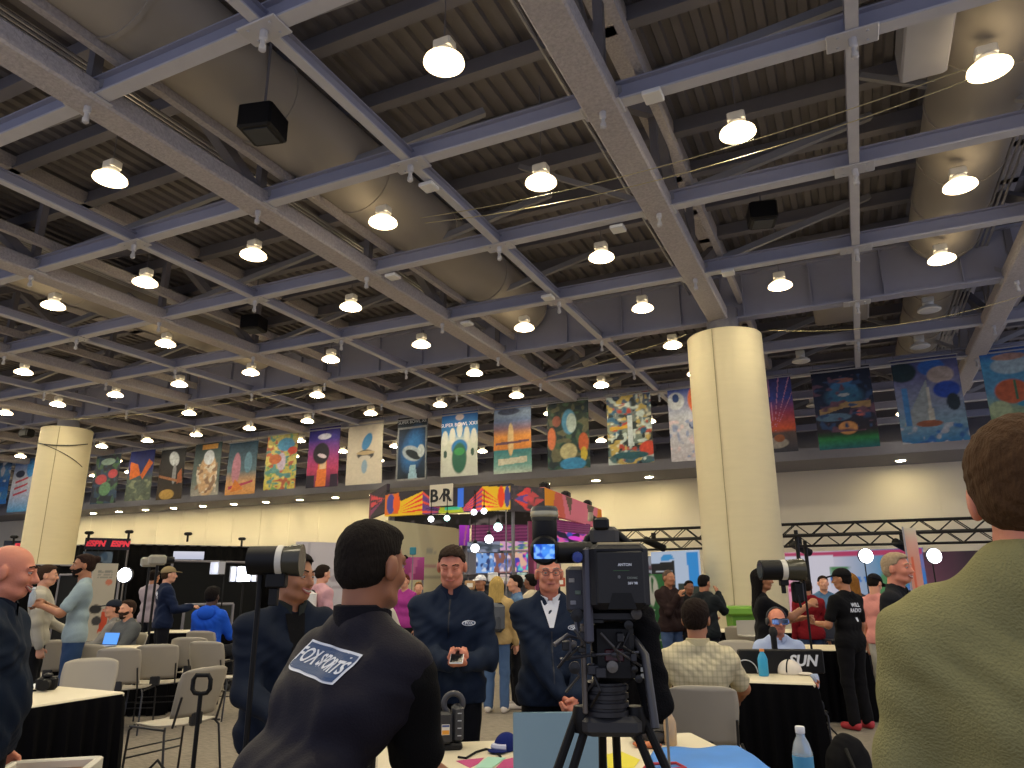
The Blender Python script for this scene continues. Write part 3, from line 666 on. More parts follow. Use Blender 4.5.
    if hem < .9: tp.append(cap(S(-.075 * w, 0, .9), S(.075 * w, 0, .9), .112 + g, None, ((0, 1, 0), .95), .05))
    if belly: tp.append(ell(S(0, .05, 1.08), (.13 * w, .07 + belly, .15), None, .08))
    if sleeve == 'long' or sleeve == 'roll':
        for sgn, Sh, E, W_ in arms:
            e = W_ if sleeve == 'long' else E + (W_ - E) * .15
            tp += [cap(Sh, E, .056 + g, .048 + g, None, .035), cap(E, e - unit(e - E) * .01, .048 + g, .036 + g, None, .02)]
    elif sleeve == 'short':
        for sgn, Sh, E, W_ in arms: tp.append(cap(Sh, Sh + (E - Sh) * .72, .066 + g, .058 + g, None, .03))
    hm = hem + dz
    cutz = (lambda X, Y, Z: np.where((np.abs(X - hx) < .26) & (np.hypot(X - hx, Y - hy) < .3) & (Z < hm), hm - Z, -1.)) if sleeve != 'long' or True else None
    # hem cut must not remove hands/sleeves that hang lower: limit it to the trunk
    aw = .175 * w + .03 + g
    cutz = lambda X, Y, Z: np.where((np.abs(X - hx) < aw), hm - Z, -1.)
    if sleeve == 'none' and kind == 'vest':
        tp = tp[:]; pass
    # neck opening
    tp.append(('sub', cap(V(0, .012, 1.508), V(0, .02, 1.57), .062, .07, None, .01)))
    shell = imesh({'tee': 't_shirt', 'shirt': 'shirt', 'sweater': 'sweater', 'jacket': 'jacket', 'vest': 'vest', 'blazer': 'blazer'}[kind], tp, max(vox, .008), cloth(tc, *(top[2:] if len(top) > 2 else ())), root, .03,
                  folds({'tee': .004, 'shirt': .006, 'sweater': .006, 'jacket': .0085, 'vest': .005, 'blazer': .004}[kind], 1.2 if vox < .01 else 1.), cutz)
    if collar:     # (kind, colour)
        cm = cloth(collar[1]); hgt = {'stand': .055, 'shirt': .04, 'crew': .018}[collar[0]]
        b = MB(); n = 28; pts = []
        for r_, z_ in ((.073, 1.455), (.072, 1.455 + hgt), (.064, 1.458 + hgt), (.060, 1.46)):
            for j in range(n):
                a = 2 * PI * j / n; dip = .03 * max(0, math.sin(a)) ** 3
                pts.append(V(r_ * math.cos(a) * 1.03, r_ * math.sin(a) * 1.06 - .008, z_ - dip - (0 if math.sin(a) > -.2 else -.008)))
        f = [(i * n + j, i * n + (j + 1) % n, ((i + 1) % 4) * n + (j + 1) % n, ((i + 1) % 4) * n + j) for i in range(4) for j in range(n) if not (collar[0] != 'crew' and j in (6, 7))]
        b.add(pts, f); b.build('collar', cm, root, True)
    # hair
    hk, hc = hair
    if hk != 'bald':
        th = {'buzz': .003, 'short': .008, 'thick': .015, 'long': .013, 'bun': .008, 'cap': .006, 'fade': .005}[hk]
        hr = [ell(hp(0, -.014, .030), (.074 + th, .095 + th, .083 + th), Rm, .02), ell(hp(0, -.035, -.02), (.066 + th * .6, .07 + th * .6, .06), Rm, .02)]
        if hk in ('short', 'fade', 'bun'): hr.append(ell(hp(0, .022, .078), (.064, .062, .036 if hk == 'short' else .028), Rm, .02))
        if hk == 'long':
            for s in (-1, -.45, .1, .55, 1): hr.append(cap(hp(s * .062, -.04 - .03 * (1 - abs(s)), .02), hp(s * .085, -.075 - .03 * (1 - abs(s)), -.27), .04, .03, None, .03))
        if hk == 'thick': hr.append(ell(hp(0, .03, .085), (.07, .065, .035), Rm, .02))
        if hk == 'bun': hr += [ell(hp(0, -.115, .055), (.04, .038, .04), Rm, .01)]
        Ri = Rm.T
        def hcut(X, Y, Z, long=(hk == 'long')):
            q = np.stack([X - HC[0], Y - HC[1], Z - HC[2]], -1) @ Rm     # head-local
            x, y, z = q[..., 0], q[..., 1], q[..., 2]
            u = np.clip((y + .045) / .06, 0, 1); u = u * u * (3 - 2 * u)
            line = (-.5 if long else -.075) + u * (.100 if not long else .5)
            side = np.clip((y - .028) / .022, 0, 1); line = line + side * (.046 if not long else .05) + np.clip((y - .05) / .04, 0, 1) * .012 + .004 * np.sin(90 * x + 30 * y)
            return line - z
        hm_ = hairm(hc)
        imesh('hair', hr, max(.005, vox * .7), hm_, root, .012, strands(.0012 if hk not in ('buzz', 'fade') else .0006), hcut)
        if hk == 'cap' or (extra and 'cap' in extra):
            cc = (extra or {}).get('cap', '16161a')
            def ccut(X, Y, Z):
                q = np.stack([X - HC[0], Y - HC[1], Z - HC[2]], -1) @ Rm; return .035 - q[..., 2] - .12 * np.clip(-q[..., 1], 0, .2)
            back = -1 if (extra or {}).get('capback') else 1
            imesh('cap', [ell(hp(0, -.012, .036), (.09, .11, .092), Rm, .02)], max(.006, vox * .7), cloth(cc), root, .01, None, ccut)
            imesh('cap_brim', [ell(hp(0, back * .125, .042), (.07, .062, .008), Rm @ rotm(0, 8, 0), .01)], .006, cloth(cc), root, .01)
    if beard:
        def bcut(X, Y, Z):
            q = np.stack([X - HC[0], Y - HC[1], Z - HC[2]], -1) @ Rm; x, y, z = q[..., 0], q[..., 1], q[..., 2]
            return np.maximum(z + .035 + .25 * np.clip(np.abs(x) * -1 + .03, 0, .03) - .3 * np.clip(.06 - y, 0, .1), -1.)
        imesh('beard', [ell(hp(0, .027, -.035), (.066, .075, .083), Rm, .02), ell(hp(0, .052, -.09), (.042, .042, .034), Rm, .02)], .006, hairm(beard), root, .01, strands(.001), bcut)
    if t < 9 and vox <= .012:
        down = bool((extra or {}).get('down'))
        for s in (-1, 1):
            b = MB(); b.lathe([(.0, -.0105), (.0075, -.0075), (.0105, 0), (.0075, .0075), (0, .0105)], tuple(hp(s * .031, .081, .005)), 12)
            e = b.build('eye', M('bdb2a8', .4) if not down else SKIN[skin], root, True)
            b = MB(); b.lathe([(.0, -.005), (.004, -.0035), (.005, 0), (.004, .0035), (0, .005)], tuple(hp(s * .031, .0875 - (.008 if down else 0), .003)), 10); b.build('iris', M('2c1f18', .2), e, True)
            b = MB(); b.tube([hp(s * .014, .098, .028), hp(s * .034, .094, .034), hp(s * .052, .080, .027)], .0035, 6); b.build('eyebrow', hairm(hc if hk != 'bald' else '3a2a20'), root, True)
            b = MB(); b.tube([hp(s * .018, .087, .0125), hp(s * .031, .0905, .0145), hp(s * .044, .083, .011)], .005, 6); b.tube([hp(s * .019, .085, -.004), hp(s * .031, .088, -.006), hp(s * .043, .082, -.003)], .0035, 6); b.build('eyelid', SKIN[skin], root, True)
        b = MB()
        smile = (extra or {}).get('smile')
        if smile:
            b.tube([hp(-.028, .085, -.05), hp(-.014, .098, -.062), hp(0, .101, -.065), hp(.014, .098, -.062), hp(.028, .085, -.05)], .0045, 8, flat=.9); b.build('teeth', M('c9bfae', .4), root, True)
            b = MB(); b.tube([hp(-.031, .084, -.048), hp(-.014, .098, -.054), hp(0, .102, -.056), hp(.014, .098, -.054), hp(.031, .084, -.048)], .004, 8); b.tube([hp(-.029, .084, -.053), hp(-.014, .097, -.071), hp(0, .101, -.075), hp(.014, .097, -.071), hp(.029, .084, -.053)], .0045, 8)
        else:
            b.tube([hp(-.023, .087, -.062), hp(-.008, .098, -.061), hp(.008, .098, -.061), hp(.023, .087, -.062)], .004, 8)
        b.build('lips', M('a85a50', .45), root, True)
    info = dict(root=root, hp=hp, HC=HC, Rm=Rm, arms=arms, V=V, S=S, sc=sc, shell=shell)
    PEOPLE[key] = info; return info
def world_of(info, v):
    bpy.context.view_layer.update(); return info['root'].matrix_world @ Vector(v)
def onbody(info, child, x0, z0, back=True):
    """lay a thin decoration (built in XZ plane, facing -Y when back) on the garment surface by ray casting"""
    me = info['shell'].data; from mathutils.bvhtree import BVHTree
    bv = BVHTree.FromPolygons([v.co for v in me.vertices], [tuple(p.vertices) for p in me.polygons])
    for v in child.data.vertices:
        x, y, z = v.co; q = Vector((x0 + (x if back else -x), -1 if back else 1, z0 + z)); d = Vector((0, 1 if back else -1, 0))
        h = bv.ray_cast(q, d)
        yy = h[0].y if h[0] else 0
        v.co = (q.x, yy + (-(.003 - y) if back else (.003 - y)), q.z)
    child.matrix_local = Matrix()
def subdiv_plate(name, outline, mat, root, nx=24, nz=10):
    """grid clipped to a parallelogram outline (x0,z0,w,h,shear) for draping"""
    w, h, sh = outline; b = MB(); v = [((i / nx - .5) * w + sh * (j / nz - .5) * h, 0, (j / nz - .5) * h + (i / nx - .5) * w * 0) for j in range(nz + 1) for i in range(nx + 1)]
    b.add(v, [(j * (nx + 1) + i, j * (nx + 1) + i + 1, (j + 1) * (nx + 1) + i + 1, (j + 1) * (nx + 1) + i) for j in range(nz) for i in range(nx)])
    return b.build(name, mat, root)
LOCK = (((0, .3, -.9), (-1, 0, 0), (0, 1, .1)),) * 2
NAVY = '1b2536'
# --- near people
p1 = person('olive', 'brown-haired man in an olive green sweater at the right edge, seen from behind', 1048, 1.14, ytop=414, face=33, skin='red', hair=('thick', '4a3420'), head=(-4, 4, 0),
            build=1.10, trap=(1.47, .066), top=('sweater', '8f8a5e', .95, .5, 260), pants='20222a', vox=.007, collar=('crew', '8a855a'), R=(.27, .05, .83), L=(-.27, .06, .83), curl=.3)
p2 = person('vest', 'man in a black vest with a logo on the back, leaning over the front table', 367, 1.8, ytop=520, face=36, skin='olive', hair=('fade', '1d1712'), head=(4, 6, 0), hip=(-.05, -.28),
            build=.89, top=('vest', '1b1923', .6, .15, 200), pants='16171c', vox=.007, sleeve='none', collar=('stand', '15141b'), R=(.04, .34, 1.02), L=(-.30, .30, .98), Rh=(.05, -.6, -1), hem=.88,
            hf=(((.1, .9, -.35), (0, .1, -1), (-1, .2, 0)), ((.1, .9, -.3), (0, 0, -1), (1, .2, 0))), curl=.1)
# black short sleeves under the vest
sl = []
for sgn, Sh, E_, W_ in p2['arms']: sl.append(cap(Sh + (E_ - Sh) * .10, Sh + (E_ - Sh) * .80, .081, .066, None, .02))
imesh('t_shirt_sleeves', sl, .008, cloth('08080a'), p2['root'], .01, folds(.004, 1.3))
sh_ = subdiv_plate('logo_patch', (.200, .056, .35), M('3f6a9a', .6), p2['root']); onbody(p2, sh_, -.035, 1.335)
def drape(info, o, x0, z0, lift, rot=0., back=True, shear=0.):
    for v in o.data.vertices:
        x, z, y = v.co.x, v.co.y, v.co.z; c, s = math.cos(rot), math.sin(rot); v.co = (x * c - z * s, y, x * s + z * c)
    me = info['shell'].data; from mathutils.bvhtree import BVHTree
    bv = BVHTree.FromPolygons([v.co for v in me.vertices], [tuple(p.vertices) for p in me.polygons])
    for v in o.data.vertices:
        x, y, z = v.co; q = Vector((x0 + (x if back else -x), -1 if back else 1, z0 + z)); h = bv.ray_cast(q, Vector((0, 1 if back else -1, 0)))
        yy = h[0].y if h[0] else 0; v.co = (q.x, yy + (-(lift + y) if back else (lift + y)), q.z)
    o.matrix_local = Matrix()
bpy.data.objects.remove(sh_)
def patch(info, name, w, h, x0, z0, mat, lift, rot=0., back=True, shear=0., oval=False, nx=20, nz=8):
    b = MB(); v = []
    for j in range(nz + 1):
        for i in range(nx + 1):
            a, c = (i / nx - .5), (j / nz - .5)
            if oval:
                r = max(abs(a), abs(c)) * 2; L = math.hypot(a, c) or 1; a, c = a / L * r / 2, c / L * r / 2
            v.append((a * w + shear * c * h, c * h, 0))
    b.add(v, [(j * (nx + 1) + i, j * (nx + 1) + i + 1, (j + 1) * (nx + 1) + i + 1, (j + 1) * (nx + 1) + i) for j in range(nz) for i in range(nx)])
    o = b.build(name, mat, info['root']); drape(info, o, x0, z0, lift, rot, back); return o
def dtext(info, s, size, x0, z0, mat, lift, rot=0., back=True, shear=0., bold=0.):
    o = text_mesh('lettering', s, size, mat, info['root'], Matrix(), .0004, shear, bold); drape(info, o, x0, z0, lift, rot, back); return o
m_wht = M('d9dde4', .6); m_lblue = M('5f8fc0', .6); m_dblue = M('27456e', .6)
patch(p2, 'logo_patch', .215, .064, -.01, 1.392, m_wht, .003, rot=-.12, shear=.3)
patch(p2, 'logo_panel', .203, .054, -.01, 1.392, m_dblue, .0045, rot=-.12, shear=.3)
dtext(p2, 'FOX', .040, -.077, 1.400, m_wht, .006, rot=-.12, shear=.15, bold=.0008)
dtext(p2, 'SPORTS', .034, +.027, 1.387, m_wht, .006, rot=-.12, shear=.3, bold=.0008)
p3 = person('bald', 'laughing bald man in a navy jacket at the left edge, seen from the side', 6, 3.05, ytop=545, face=70, skin='red', hair=('bald', '222222'), head=(0, 8, 0), build=1.04, belly=.04,
            top=('jacket', '172130'), pants='15161a', vox=.008, collar=('stand', '131a28'), R=(.24, .10, .80), L=(-.26, .05, .82), extra={'smile': 1}, beard=None)
p4 = person('smile', 'smiling dark-haired man in a navy jacket and blue jeans behind the vested man', 294, 3.35, ytop=553, face=146, skin='tan', hair=('short', '17110e'), head=(30, 4, 0), build=1.1,
            top=('jacket', '18202e'), pants='47607c', vox=.009, collar=('stand', '2b2f2c'), R=(.14, .34, 1.04), L=(-.10, .30, 1.0), extra={'smile': 1}, hem=.84)
p5 = person('phone', 'man with short dark hair in a navy quarter-zip jacket looking down at his phone', 452, 4.2, ytop=546, face=182, skin='red', hair=('short', '33261c'), head=(0, 18, 0), build=1.04,
            top=('jacket', '1c2637'), pants='101116', vox=.007, collar=('stand', '172033'), R=(-.03, .30, 1.11), L=(-.13, .30, 1.11), Rh=(.45, -.5, -1), Lh=(-.45, -.5, -1), hem=.87,
            hf=(((-.75, .55, .1), (-.2, .3, .9), (.3, .5, .5)), ((.75, .55, .1), (.2, .3, .9), (-.3, .5, .5))), curl=.6, extra={'down': 1})
p6 = person('glasses', 'older man with glasses, navy jacket and white collar, hands clasped in front', 549, 4.3, ytop=554, face=178, skin='red', hair=('buzz', '9a8e84'), head=(2, 4, 0), build=.99, belly=.03,
            top=('jacket', '1c2637'), pants='0f1014', vox=.007, collar=('shirt', 'd8dade'), R=(-.06, .25, .90), L=(-.115, .245, .93), Rh=(1, -.3, -.3), Lh=(-1, -.3, -.3), hem=.86,
            hf=(((-.5, .35, -.75), (-.6, .1, .3), (.1, 1, .1)), ((.35, .5, -.7), (.7, -.4, .1), (.2, 1, 0))), curl=.75)
m_skl = M('e4e6ea', .6)
for p, x in ((p5, .115), (p6, .135)):
    patch(p, 'chest_badge', .075, .030, -x, 1.30, m_skl, .003, back=False, oval=True)
    patch(p, 'badge_inner', .066, .023, -x, 1.30, M('4c5a70', .6), .0042, back=False, oval=True)
    dtext(p, 'FOX', .021, -x, 1.30, m_skl, .0055, back=False, bold=.0008)
# jacket zips
b = MB(); b.tube([p5['V'](.0, .0, 0)] * 2, .001, 4)
for p, zl, zs in ((p5, 1.22, 1.43), (p6, 1.0, 1.28)):
    b = MB(); me = p['shell'].data
    b.add([(sx * .004, 0, zs - (zs - zl) * k / 12 - 1.3) for k in range(13) for sx in (-1, 1)], [(2 * k, 2 * k + 1, 2 * k + 3, 2 * k + 2) for k in range(12)])
    o = b.build('zip', M('0f1520', .4), p['root'])
    for v in o.data.vertices: v.co = (v.co.x, v.co.z, 0)
    drape(p, o, 0, 1.3, .003, back=False)
# white shirt front of the man with glasses
b = MB(); b.add([(-.058, .155, 0), (.058, .155, 0), (.046, .11, 0), (-.046, .11, 0), (.03, .06, 0), (-.03, .06, 0), (.012, 0, 0), (-.012, 0, 0)], [(0, 1, 2, 3), (3, 2, 4, 5), (5, 4, 6, 7)])
o = b.build('shirt_front', cloth('dcdee2'), p6['root']); drape(p6, o, 0, 1.30, .005, back=False)
b = MB(); b.add([(-.05, .17, 0), (.05, .17, 0), (.04, .09, 0), (-.04, .09, 0), (.025, 0, 0), (-.025, 0, 0), (.006, -.1, 0), (-.006, -.1, 0)], [(0, 1, 2, 3), (3, 2, 4, 5), (5, 4, 6, 7)])
me_ = b; o = b.build('shirt_front', cloth('0b0b0d'), p4['root']); drape(p4, o, 0, 1.28, .006, back=False)
# glasses
hp = p6['hp']; b = MB()
for s in (-1, 1):
    b.tube([hp(s * .032 + .023 * math.cos(a), .104 - .01 * abs(math.cos(a)), .004 + .017 * math.sin(a)) for a in np.linspace(0, 2 * PI, 17)], .0018, 5)
    b.tube([hp(s * .055, .1, .008), hp(s * .077, .07, .01), hp(s * .082, -.01, .005)], .0018, 5)
b.tube([hp(-.009, .107, .008), hp(.009, .107, .008)], .0018, 5); b.build('glasses', M('3a3a40', .3, .5), p6['root'])
# phone in the hands of the navy jacket man
q = world_of(p5, p5['V'](-.08, .375, 1.15))
t = thing('smartphone', 'white smartphone held in both hands by the man looking down', 'phone', q, YAW - math.radians(182))
b = MB(); b.box(-.035, .035, -.07, .07, -.004, .004, .003, m=Matrix.Rotation(-.5, 4, 'X')); b.build('case', M('d8d8dc', .3), t)
b = MB(); b.box(-.032, .032, -.066, .066, .004, .005, m=Matrix.Rotation(-.5, 4, 'X')); b.build('screen', M('16181c', .1), t)
# --- right side
p7 = person('plaid', 'seated dark-haired man in a pale checked shirt, seen from behind on a grey chair', 693, 4.9, ytop=601, face=12, skin='tan', hair=('thick', '1f1510'), head=(-14, 4, 0), build=1.0, sit=True,
            top=('shirt', 'c4b994'), pants='23242a', vox=.008, sleeve='short', R=(.26, .42, 1.10), L=(-.24, .40, 1.12), Rh=(.6, -.8, -.3), collar=('shirt', 'c4b994'), hem=.94)
p7['shell'].data.materials[0] = checked('cfc4a0', '8f886e')
p8 = person('mirror', 'seated man with headphones and mirrored sunglasses speaking at a microphone', 772, 6.6, ytop=613, face=182, skin='red', hair=('bald', '8a7a70'), head=(0, 4, 0), sit=True,
            top=('shirt', 'a9b8d8'), pants='22242a', vox=.010, sleeve='long', R=(.16, .36, 1.10), L=(-.16, .36, 1.10), collar=('shirt', 'a9b8d8'), hem=.94)
hp = p8['hp']; b = MB()
for s in (-1, 1): b.lathe([(.002, -.012), (.03, -.01), (.036, 0), (.03, .012), (.002, .014)], (0, 0, 0), 14, m=Matrix.Translation(hp(s * .088, -.005, -.005)) @ Matrix.Rotation(PI / 2, 4, 'Y'))
b.tube([hp(.09 * math.cos(a), -.01, .02 + .098 * math.sin(a)) for a in np.linspace(0, PI, 14)], .009, 6); b.build('headphones', M('2b2b2e', .4), p8['root'], True)
b = MB(); b.box(-.078, .078, -.02, .014, -.026, .026, .01, m=Matrix.Translation(hp(0, .100, .004))); b.build('sunglasses', M('8fb0e8', .08, .85), p8['root'])
p9 = person('longhair', 'woman with long black hair raising her hands to a long camera lens', 760, 7.3, ytop=569, face=98, skin='tan', hair=('long', '0d0a0a'), head=(0, 0, 0), build=.92, top=('tee', '141417'), pants='1a1a1e',
            vox=.010, sleeve='short', R=(.10, .45, 1.36), L=(-.08, .42, 1.22), Rh=(.5, -.3, -1), curl=.5)
p10 = person('cap', 'man in a black cap, black t-shirt with white back lettering and red shoes', 842, 7.85, ytop=569, face=-28, skin='tan', hair=('cap', '15110f'), head=(22, 6, 0), build=1.14, top=('tee', '0e0e10'), pants='111114', shoes='b03038',
             vox=.010, sleeve='short', R=(.25, .1, .86), L=(-.20, .28, 1.12), extra={'cap': '111113'}, hem=.74)
dtext(p10, 'WILL\nRADIO', .060, .03, 1.30, m_wht, .004, bold=.002)
patch(p10, 'back_mark', .03, .045, .05, 1.17, m_wht, .004)
p11 = person('laugh', 'laughing man with grey-blond hair in a black shirt beside the olive sweater', 896, 5.4, ytop=553, face=134, skin='red', hair=('short', 'a08c70'), head=(-6, 0, 0), build=1.1, belly=.03,
             top=('shirt', '1a1c20'), pants='1c1d22', vox=.009, sleeve='short', R=(.2, .25, .95), L=(-.24, .1, .86), collar=('shirt', '1a1c20'), extra={'smile': 1})
person('blonde', 'woman with long golden hair behind the man in the black cap', 850, 9.0, H=1.58, face=20, skin='fair', hair=('long', '8a5f2c'), build=.9, top=('tee', '3a3a44'), pants='2a2a30', vox=.013, sleeve='short')
person('salmon', 'man in a salmon t-shirt and black cap looking down, behind the grey-haired man', 873, 8.6, H=1.56, face=60, skin='fair', hair=('cap', '15110f'), head=(0, 25, 0), top=('tee', 'd08c84'), pants='b8b4a8', vox=.013, sleeve='short', extra={'cap': '15151a'})
person('redshirt', 'person in a dark red shirt standing behind the long lens', 805, 9.6, H=1.52, face=10, skin='tan', hair=('short', '1a1410'), top=('shirt', '7a1820'), pants='3a4a66', vox=.014, R=(.27, .1, .82))
person('bluetee', 'person in a blue shirt half hidden behind the man in the black cap', 822, 10.6, H=1.56, face=190, skin='fair', hair=('short', '2a1c14'), top=('tee', '4f7090'), pants='2a2a34', vox=.014, sleeve='short')
person('phonecall', 'man with cropped hair, dark brown jacket and blue jeans by the green banner', 668, 10.2, ytop=570, face=150, skin='tan', hair=('buzz', '5a4a40'), top=('jacket', '2a1d1c'), pants='44587a', vox=.012, R=(.06, .25, 1.35), L=(-.22, .12, .9), curl=.6)
person('chin', 'man in a dark jacket holding a hand to his mouth beside the round column', 703, 9.6, ytop=575, face=52, skin='tan', hair=('short', '14100e'), head=(0, 12, 0), top=('jacket', '1c2124'), pants='1a1b20', vox=.012, R=(.05, .26, 1.46), L=(-.1, .25, 1.1), build=1.05)
person('behindchin', 'person in dark clothes partly hidden between the two men near the green banner', 688, 11.4, H=1.5, face=170, skin='brown', hair=('short', '120e0c'), top=('jacket', '141416'), pants='1a1b20', vox=.015)
# --- middle distance
bl = person('backpack', 'woman with long blonde hair, grey backpack and blue jeans, seen from behind', 497, 8.9, ytop=577, face=12, skin='fair', hair=('long', 'b89a58'), build=.95, top=('sweater', 'b89c68'), pants='4a6284', shoes='d8cfc0', vox=.012, R=(.24, .1, .85), L=(-.24, .1, .85))
b = MB(); b.box(-.15, .15, -.27, -.12, 1.02, 1.40, .05); bp_ = b.build('backpack', cloth('5a5d62'), bl['root'], True)
b = MB(); b.box(-.12, .12, -.30, -.26, 1.05, 1.22, .02); b.build('pocket', cloth('4a4d52'), bp_)
person('bluecollar', 'dark-haired man in a blue shirt turned to the left beside the blonde woman', 516, 9.2, ytop=575, face=-100, skin='fair', hair=('short', '17120e'), top=('shirt', '5a789c'), pants='15161a', shoes='d8cfc4', vox=.012, collar=('shirt', '5a789c'))
person('beigeshirt', 'dark-haired person in a cream top behind the older man with glasses', 531, 10.6, H=1.60, face=-60, skin='brown', hair=('thick', '120e0c'), top=('shirt', 'cfc2a4'), pants='1a1b20', shoes='d8cfc4', vox=.014)
person('whitecap', 'person in a white cap and dark top at the booth between the two navy jackets', 481, 10.8, H=1.59, face=-150, skin='tan', hair=('cap', '2a1c14'), top=('tee', '22242a'), pants='2a2a34', vox=.014, sleeve='short', extra={'cap': 'dcdce0'})
person('whitesweater', 'person in a white sweater between the vested man and the booth', 380, 5.4, H=1.60, face=60, skin='tan', hair=('short', '2a1c14'), top=('sweater', 'c8c0ae'), pants='1a1b20', vox=.011, R=(.1, .38, 1.05), L=(-.1, .35, 1.02))
person('magenta', 'person in a magenta and black top with reddish brown hair at the colourful booth', 405, 11.5, H=1.62, face=200, skin='fair', hair=('short', '5a2a1c'), top=('tee', 'a03a88'), pants='17171c', vox=.014, sleeve='short')
person('yellow', 'person in a mustard top stooping at the booth counter', 419, 12.2, H=1.5, face=170, skin='fair', hair=('short', '7a5a34'), top=('tee', 'b09a3a'), pants='2a2a34', vox=.015, sleeve='short')
pb = person('strap', 'young man in a pink shirt with a backpack before the white backdrop', 322, 9.5, ytop=565, face=42, skin='fair', hair=('short', '241a14'), head=(0, 8, 0), top=('shirt', 'c89aa0'), pants='2a2a34', vox=.012)
b = MB(); b.box(-.15, .15, -.27, -.12, 1.02, 1.42, .05); k_ = b.build('backpack', cloth('d8d6d2'), pb['root'], True)
b = MB(); b.box(-.12, .12, -.30, -.26, 1.08, 1.30, .02); b.build('pocket', cloth('1c1c20'), k_)
# --- left side
person('heather', 'man with short brown hair in a beige heather sweatshirt facing the man with the bottle', 46, 8.1, ytop=565, face=66, skin='fair', hair=('short', '3a2a20'), head=(0, 4, 0), top=('sweater', 'b0ab9c'), pants='17181c', vox=.010, R=(.22, .08, .84), L=(-.15, .28, 1.0))
pg = person('bun', 'bearded man with tied-back hair in a light t-shirt, raising a water bottle', 84, 7.8, ytop=554, face=-122, skin='tan', hair=('bun', '2a1c16'), head=(0, 2, 0), build=1.08, top=('tee', '93a4a8'), pants='2f4566', vox=.010,
            sleeve='short', R=(.02, .30, 1.24), L=(-.05, .34, 1.23), Rh=(.4, .2, -1), Lh=(-.5, .2, -1), beard='1c1410', curl=.7)
q = world_of(pg, pg['V'](-.03, .42, 1.30))
t = thing('water_bottle', 'clear water bottle held by the bearded man in the light t-shirt', 'bottle', q - Vector((0, 0, .09)))
b = MB(); b.lathe([(.03, 0), (.032, .02), (.032, .13), (.014, .17), (.013, .185)], n=16); b.build('body', M('c8d4dc', .15, trans=.5), t, True)
b = MB(); b.lathe([(.016, .18), (.016, .2)], n=12); b.build('cap', M('e8e8ea', .4), t)
person('blazer', 'bearded man in a grey blazer seated at the laptop table, looking this way', 133, 9.6, ytop=603, face=-150, skin='fair', hair=('short', '33241c'), head=(0, 0, 0), sit=True, top=('blazer', '55585a'), pants='22242a', vox=.010, beard='3a2a22', R=(.12, .4, 1.14), L=(-.12, .4, 1.14), shoes='7a4a30', hem=.94)
person('greyhood', 'person in a dark cap and grey hoodie seated behind the bearded man in the blazer', 119, 9.8, H=1.24, face=-120, skin='fair', hair=('cap', '2a1c14'), sit=True, top=('sweater', '7c7a76'), pants='22242a', vox=.012, extra={'cap': '1e2430'}, R=(.12, .4, 1.14), L=(-.12, .4, 1.14), hem=.94)
person('plaidback', 'person in a pale plaid shirt standing beside the round studio light', 154, 12.5, ytop=570, face=10, skin='tan', hair=('short', '1a1410'), top=('shirt', 'a0949a'), pants='22242a', vox=.013, L=(-.1, .3, 1.4))
pn = person('navycap', 'person in a navy jacket and tan camouflage cap before the black partition', 168, 10.8, ytop=567, face=55, skin='fair', hair=('cap', '3a2a1c'), top=('jacket', '18233c'), pants='15161c', vox=.012, extra={'cap': '8a7a5a'}, R=(.12, .35, 1.15))
patch(pn, 'back_patch', .2, .05, 0, 1.33, M('b8bcc8', .7), .004, rot=-.4)
ph = person('bluehood', 'person in a bright blue hooded sweatshirt seated with their back to the camera', 214, 10.3, H=1.46, face=8, skin='dark', hair=('thick', '141010'), sit=True, build=.95, top=('sweater', '1f55c8'), pants='22242a', vox=.011, R=(.18, .36, 1.12), L=(-.18, .36, 1.12), hem=.94)
imesh('hood', [ell(ph['V'](0, -.1, 1.42), (.12, .06, .09), None, .02)], .012, cloth('1f55c8'), ph['root'])
# ================================================================ TABLES
m_top = M('d9cfb4', .45, var=.03, name='table_top_cream'); m_drape = M('07070a', .95, spec=.1, bump=.1, bs=30, name='black_drape')
def table(key, label, cx, cy, w, d, rz, z=.745, skirt=True):
    t = thing('draped_table', label, 'table', (cx, cy, 0), rz)
    b = MB(); b.box(-w / 2, w / 2, -d / 2, d / 2, z - .035, z, .01); b.build('tabletop', m_top, t)
    if skirt:
        per = []; W, D = w / 2 - .008, d / 2 - .008
        def edge(x0, y0, x1, y1):
            L = math.hypot(x1 - x0, y1 - y0); n = int(L / .02); nx_, ny_ = (y1 - y0) / L, -(x1 - x0) / L
            for i in range(n):
                s = i / n; per.append((x0 + (x1 - x0) * s, y0 + (y1 - y0) * s, nx_, ny_, s * L))
        edge(-W, -D, W, -D); edge(W, -D, W, D); edge(W, D, -W, D); edge(-W, D, -W, -D)
        v = []; n = len(per)
        for zz, a in ((z - .012, .0), (z - .05, .008), (.4, .022), (.01, .03)):
            for (x, y, nx_, ny_, s) in per:
                o = a * (math.sin(s * 60) + .5 * math.sin(s * 23 + 1)) + a + .01; v.append((x + nx_ * o, y + ny_ * o, zz))
        b = MB(); b.add(v, [(r * n + i, r * n + (i + 1) % n, (r + 1) * n + (i + 1) % n, (r + 1) * n + i) for r in range(3) for i in range(n)]); b.build('skirt', m_drape, t, True)
    b = MB()
    for sx in (-1, 1):
        for sy in (-1, 1): g = MB(); g.tube([(sx * (w / 2 - .12), sy * (d / 2 - .1), 0), (sx * (w / 2 - .12), sy * (d / 2 - .1), z - .03)], .016, 8); g.build('leg', m_dark, t, True)
    return t
table('L', 'black draped table with a cream top at the left, beside the bald man', -5.30, 2.82, .80, 2.04, 0)
K = Vector((-.89, 4.05, 0)); e1 = Vector((.82, .57, 0)).normalized(); e2 = Vector((e1.y, -e1.x, 0))
Cf = K - e1 * .8 + e2 * .5
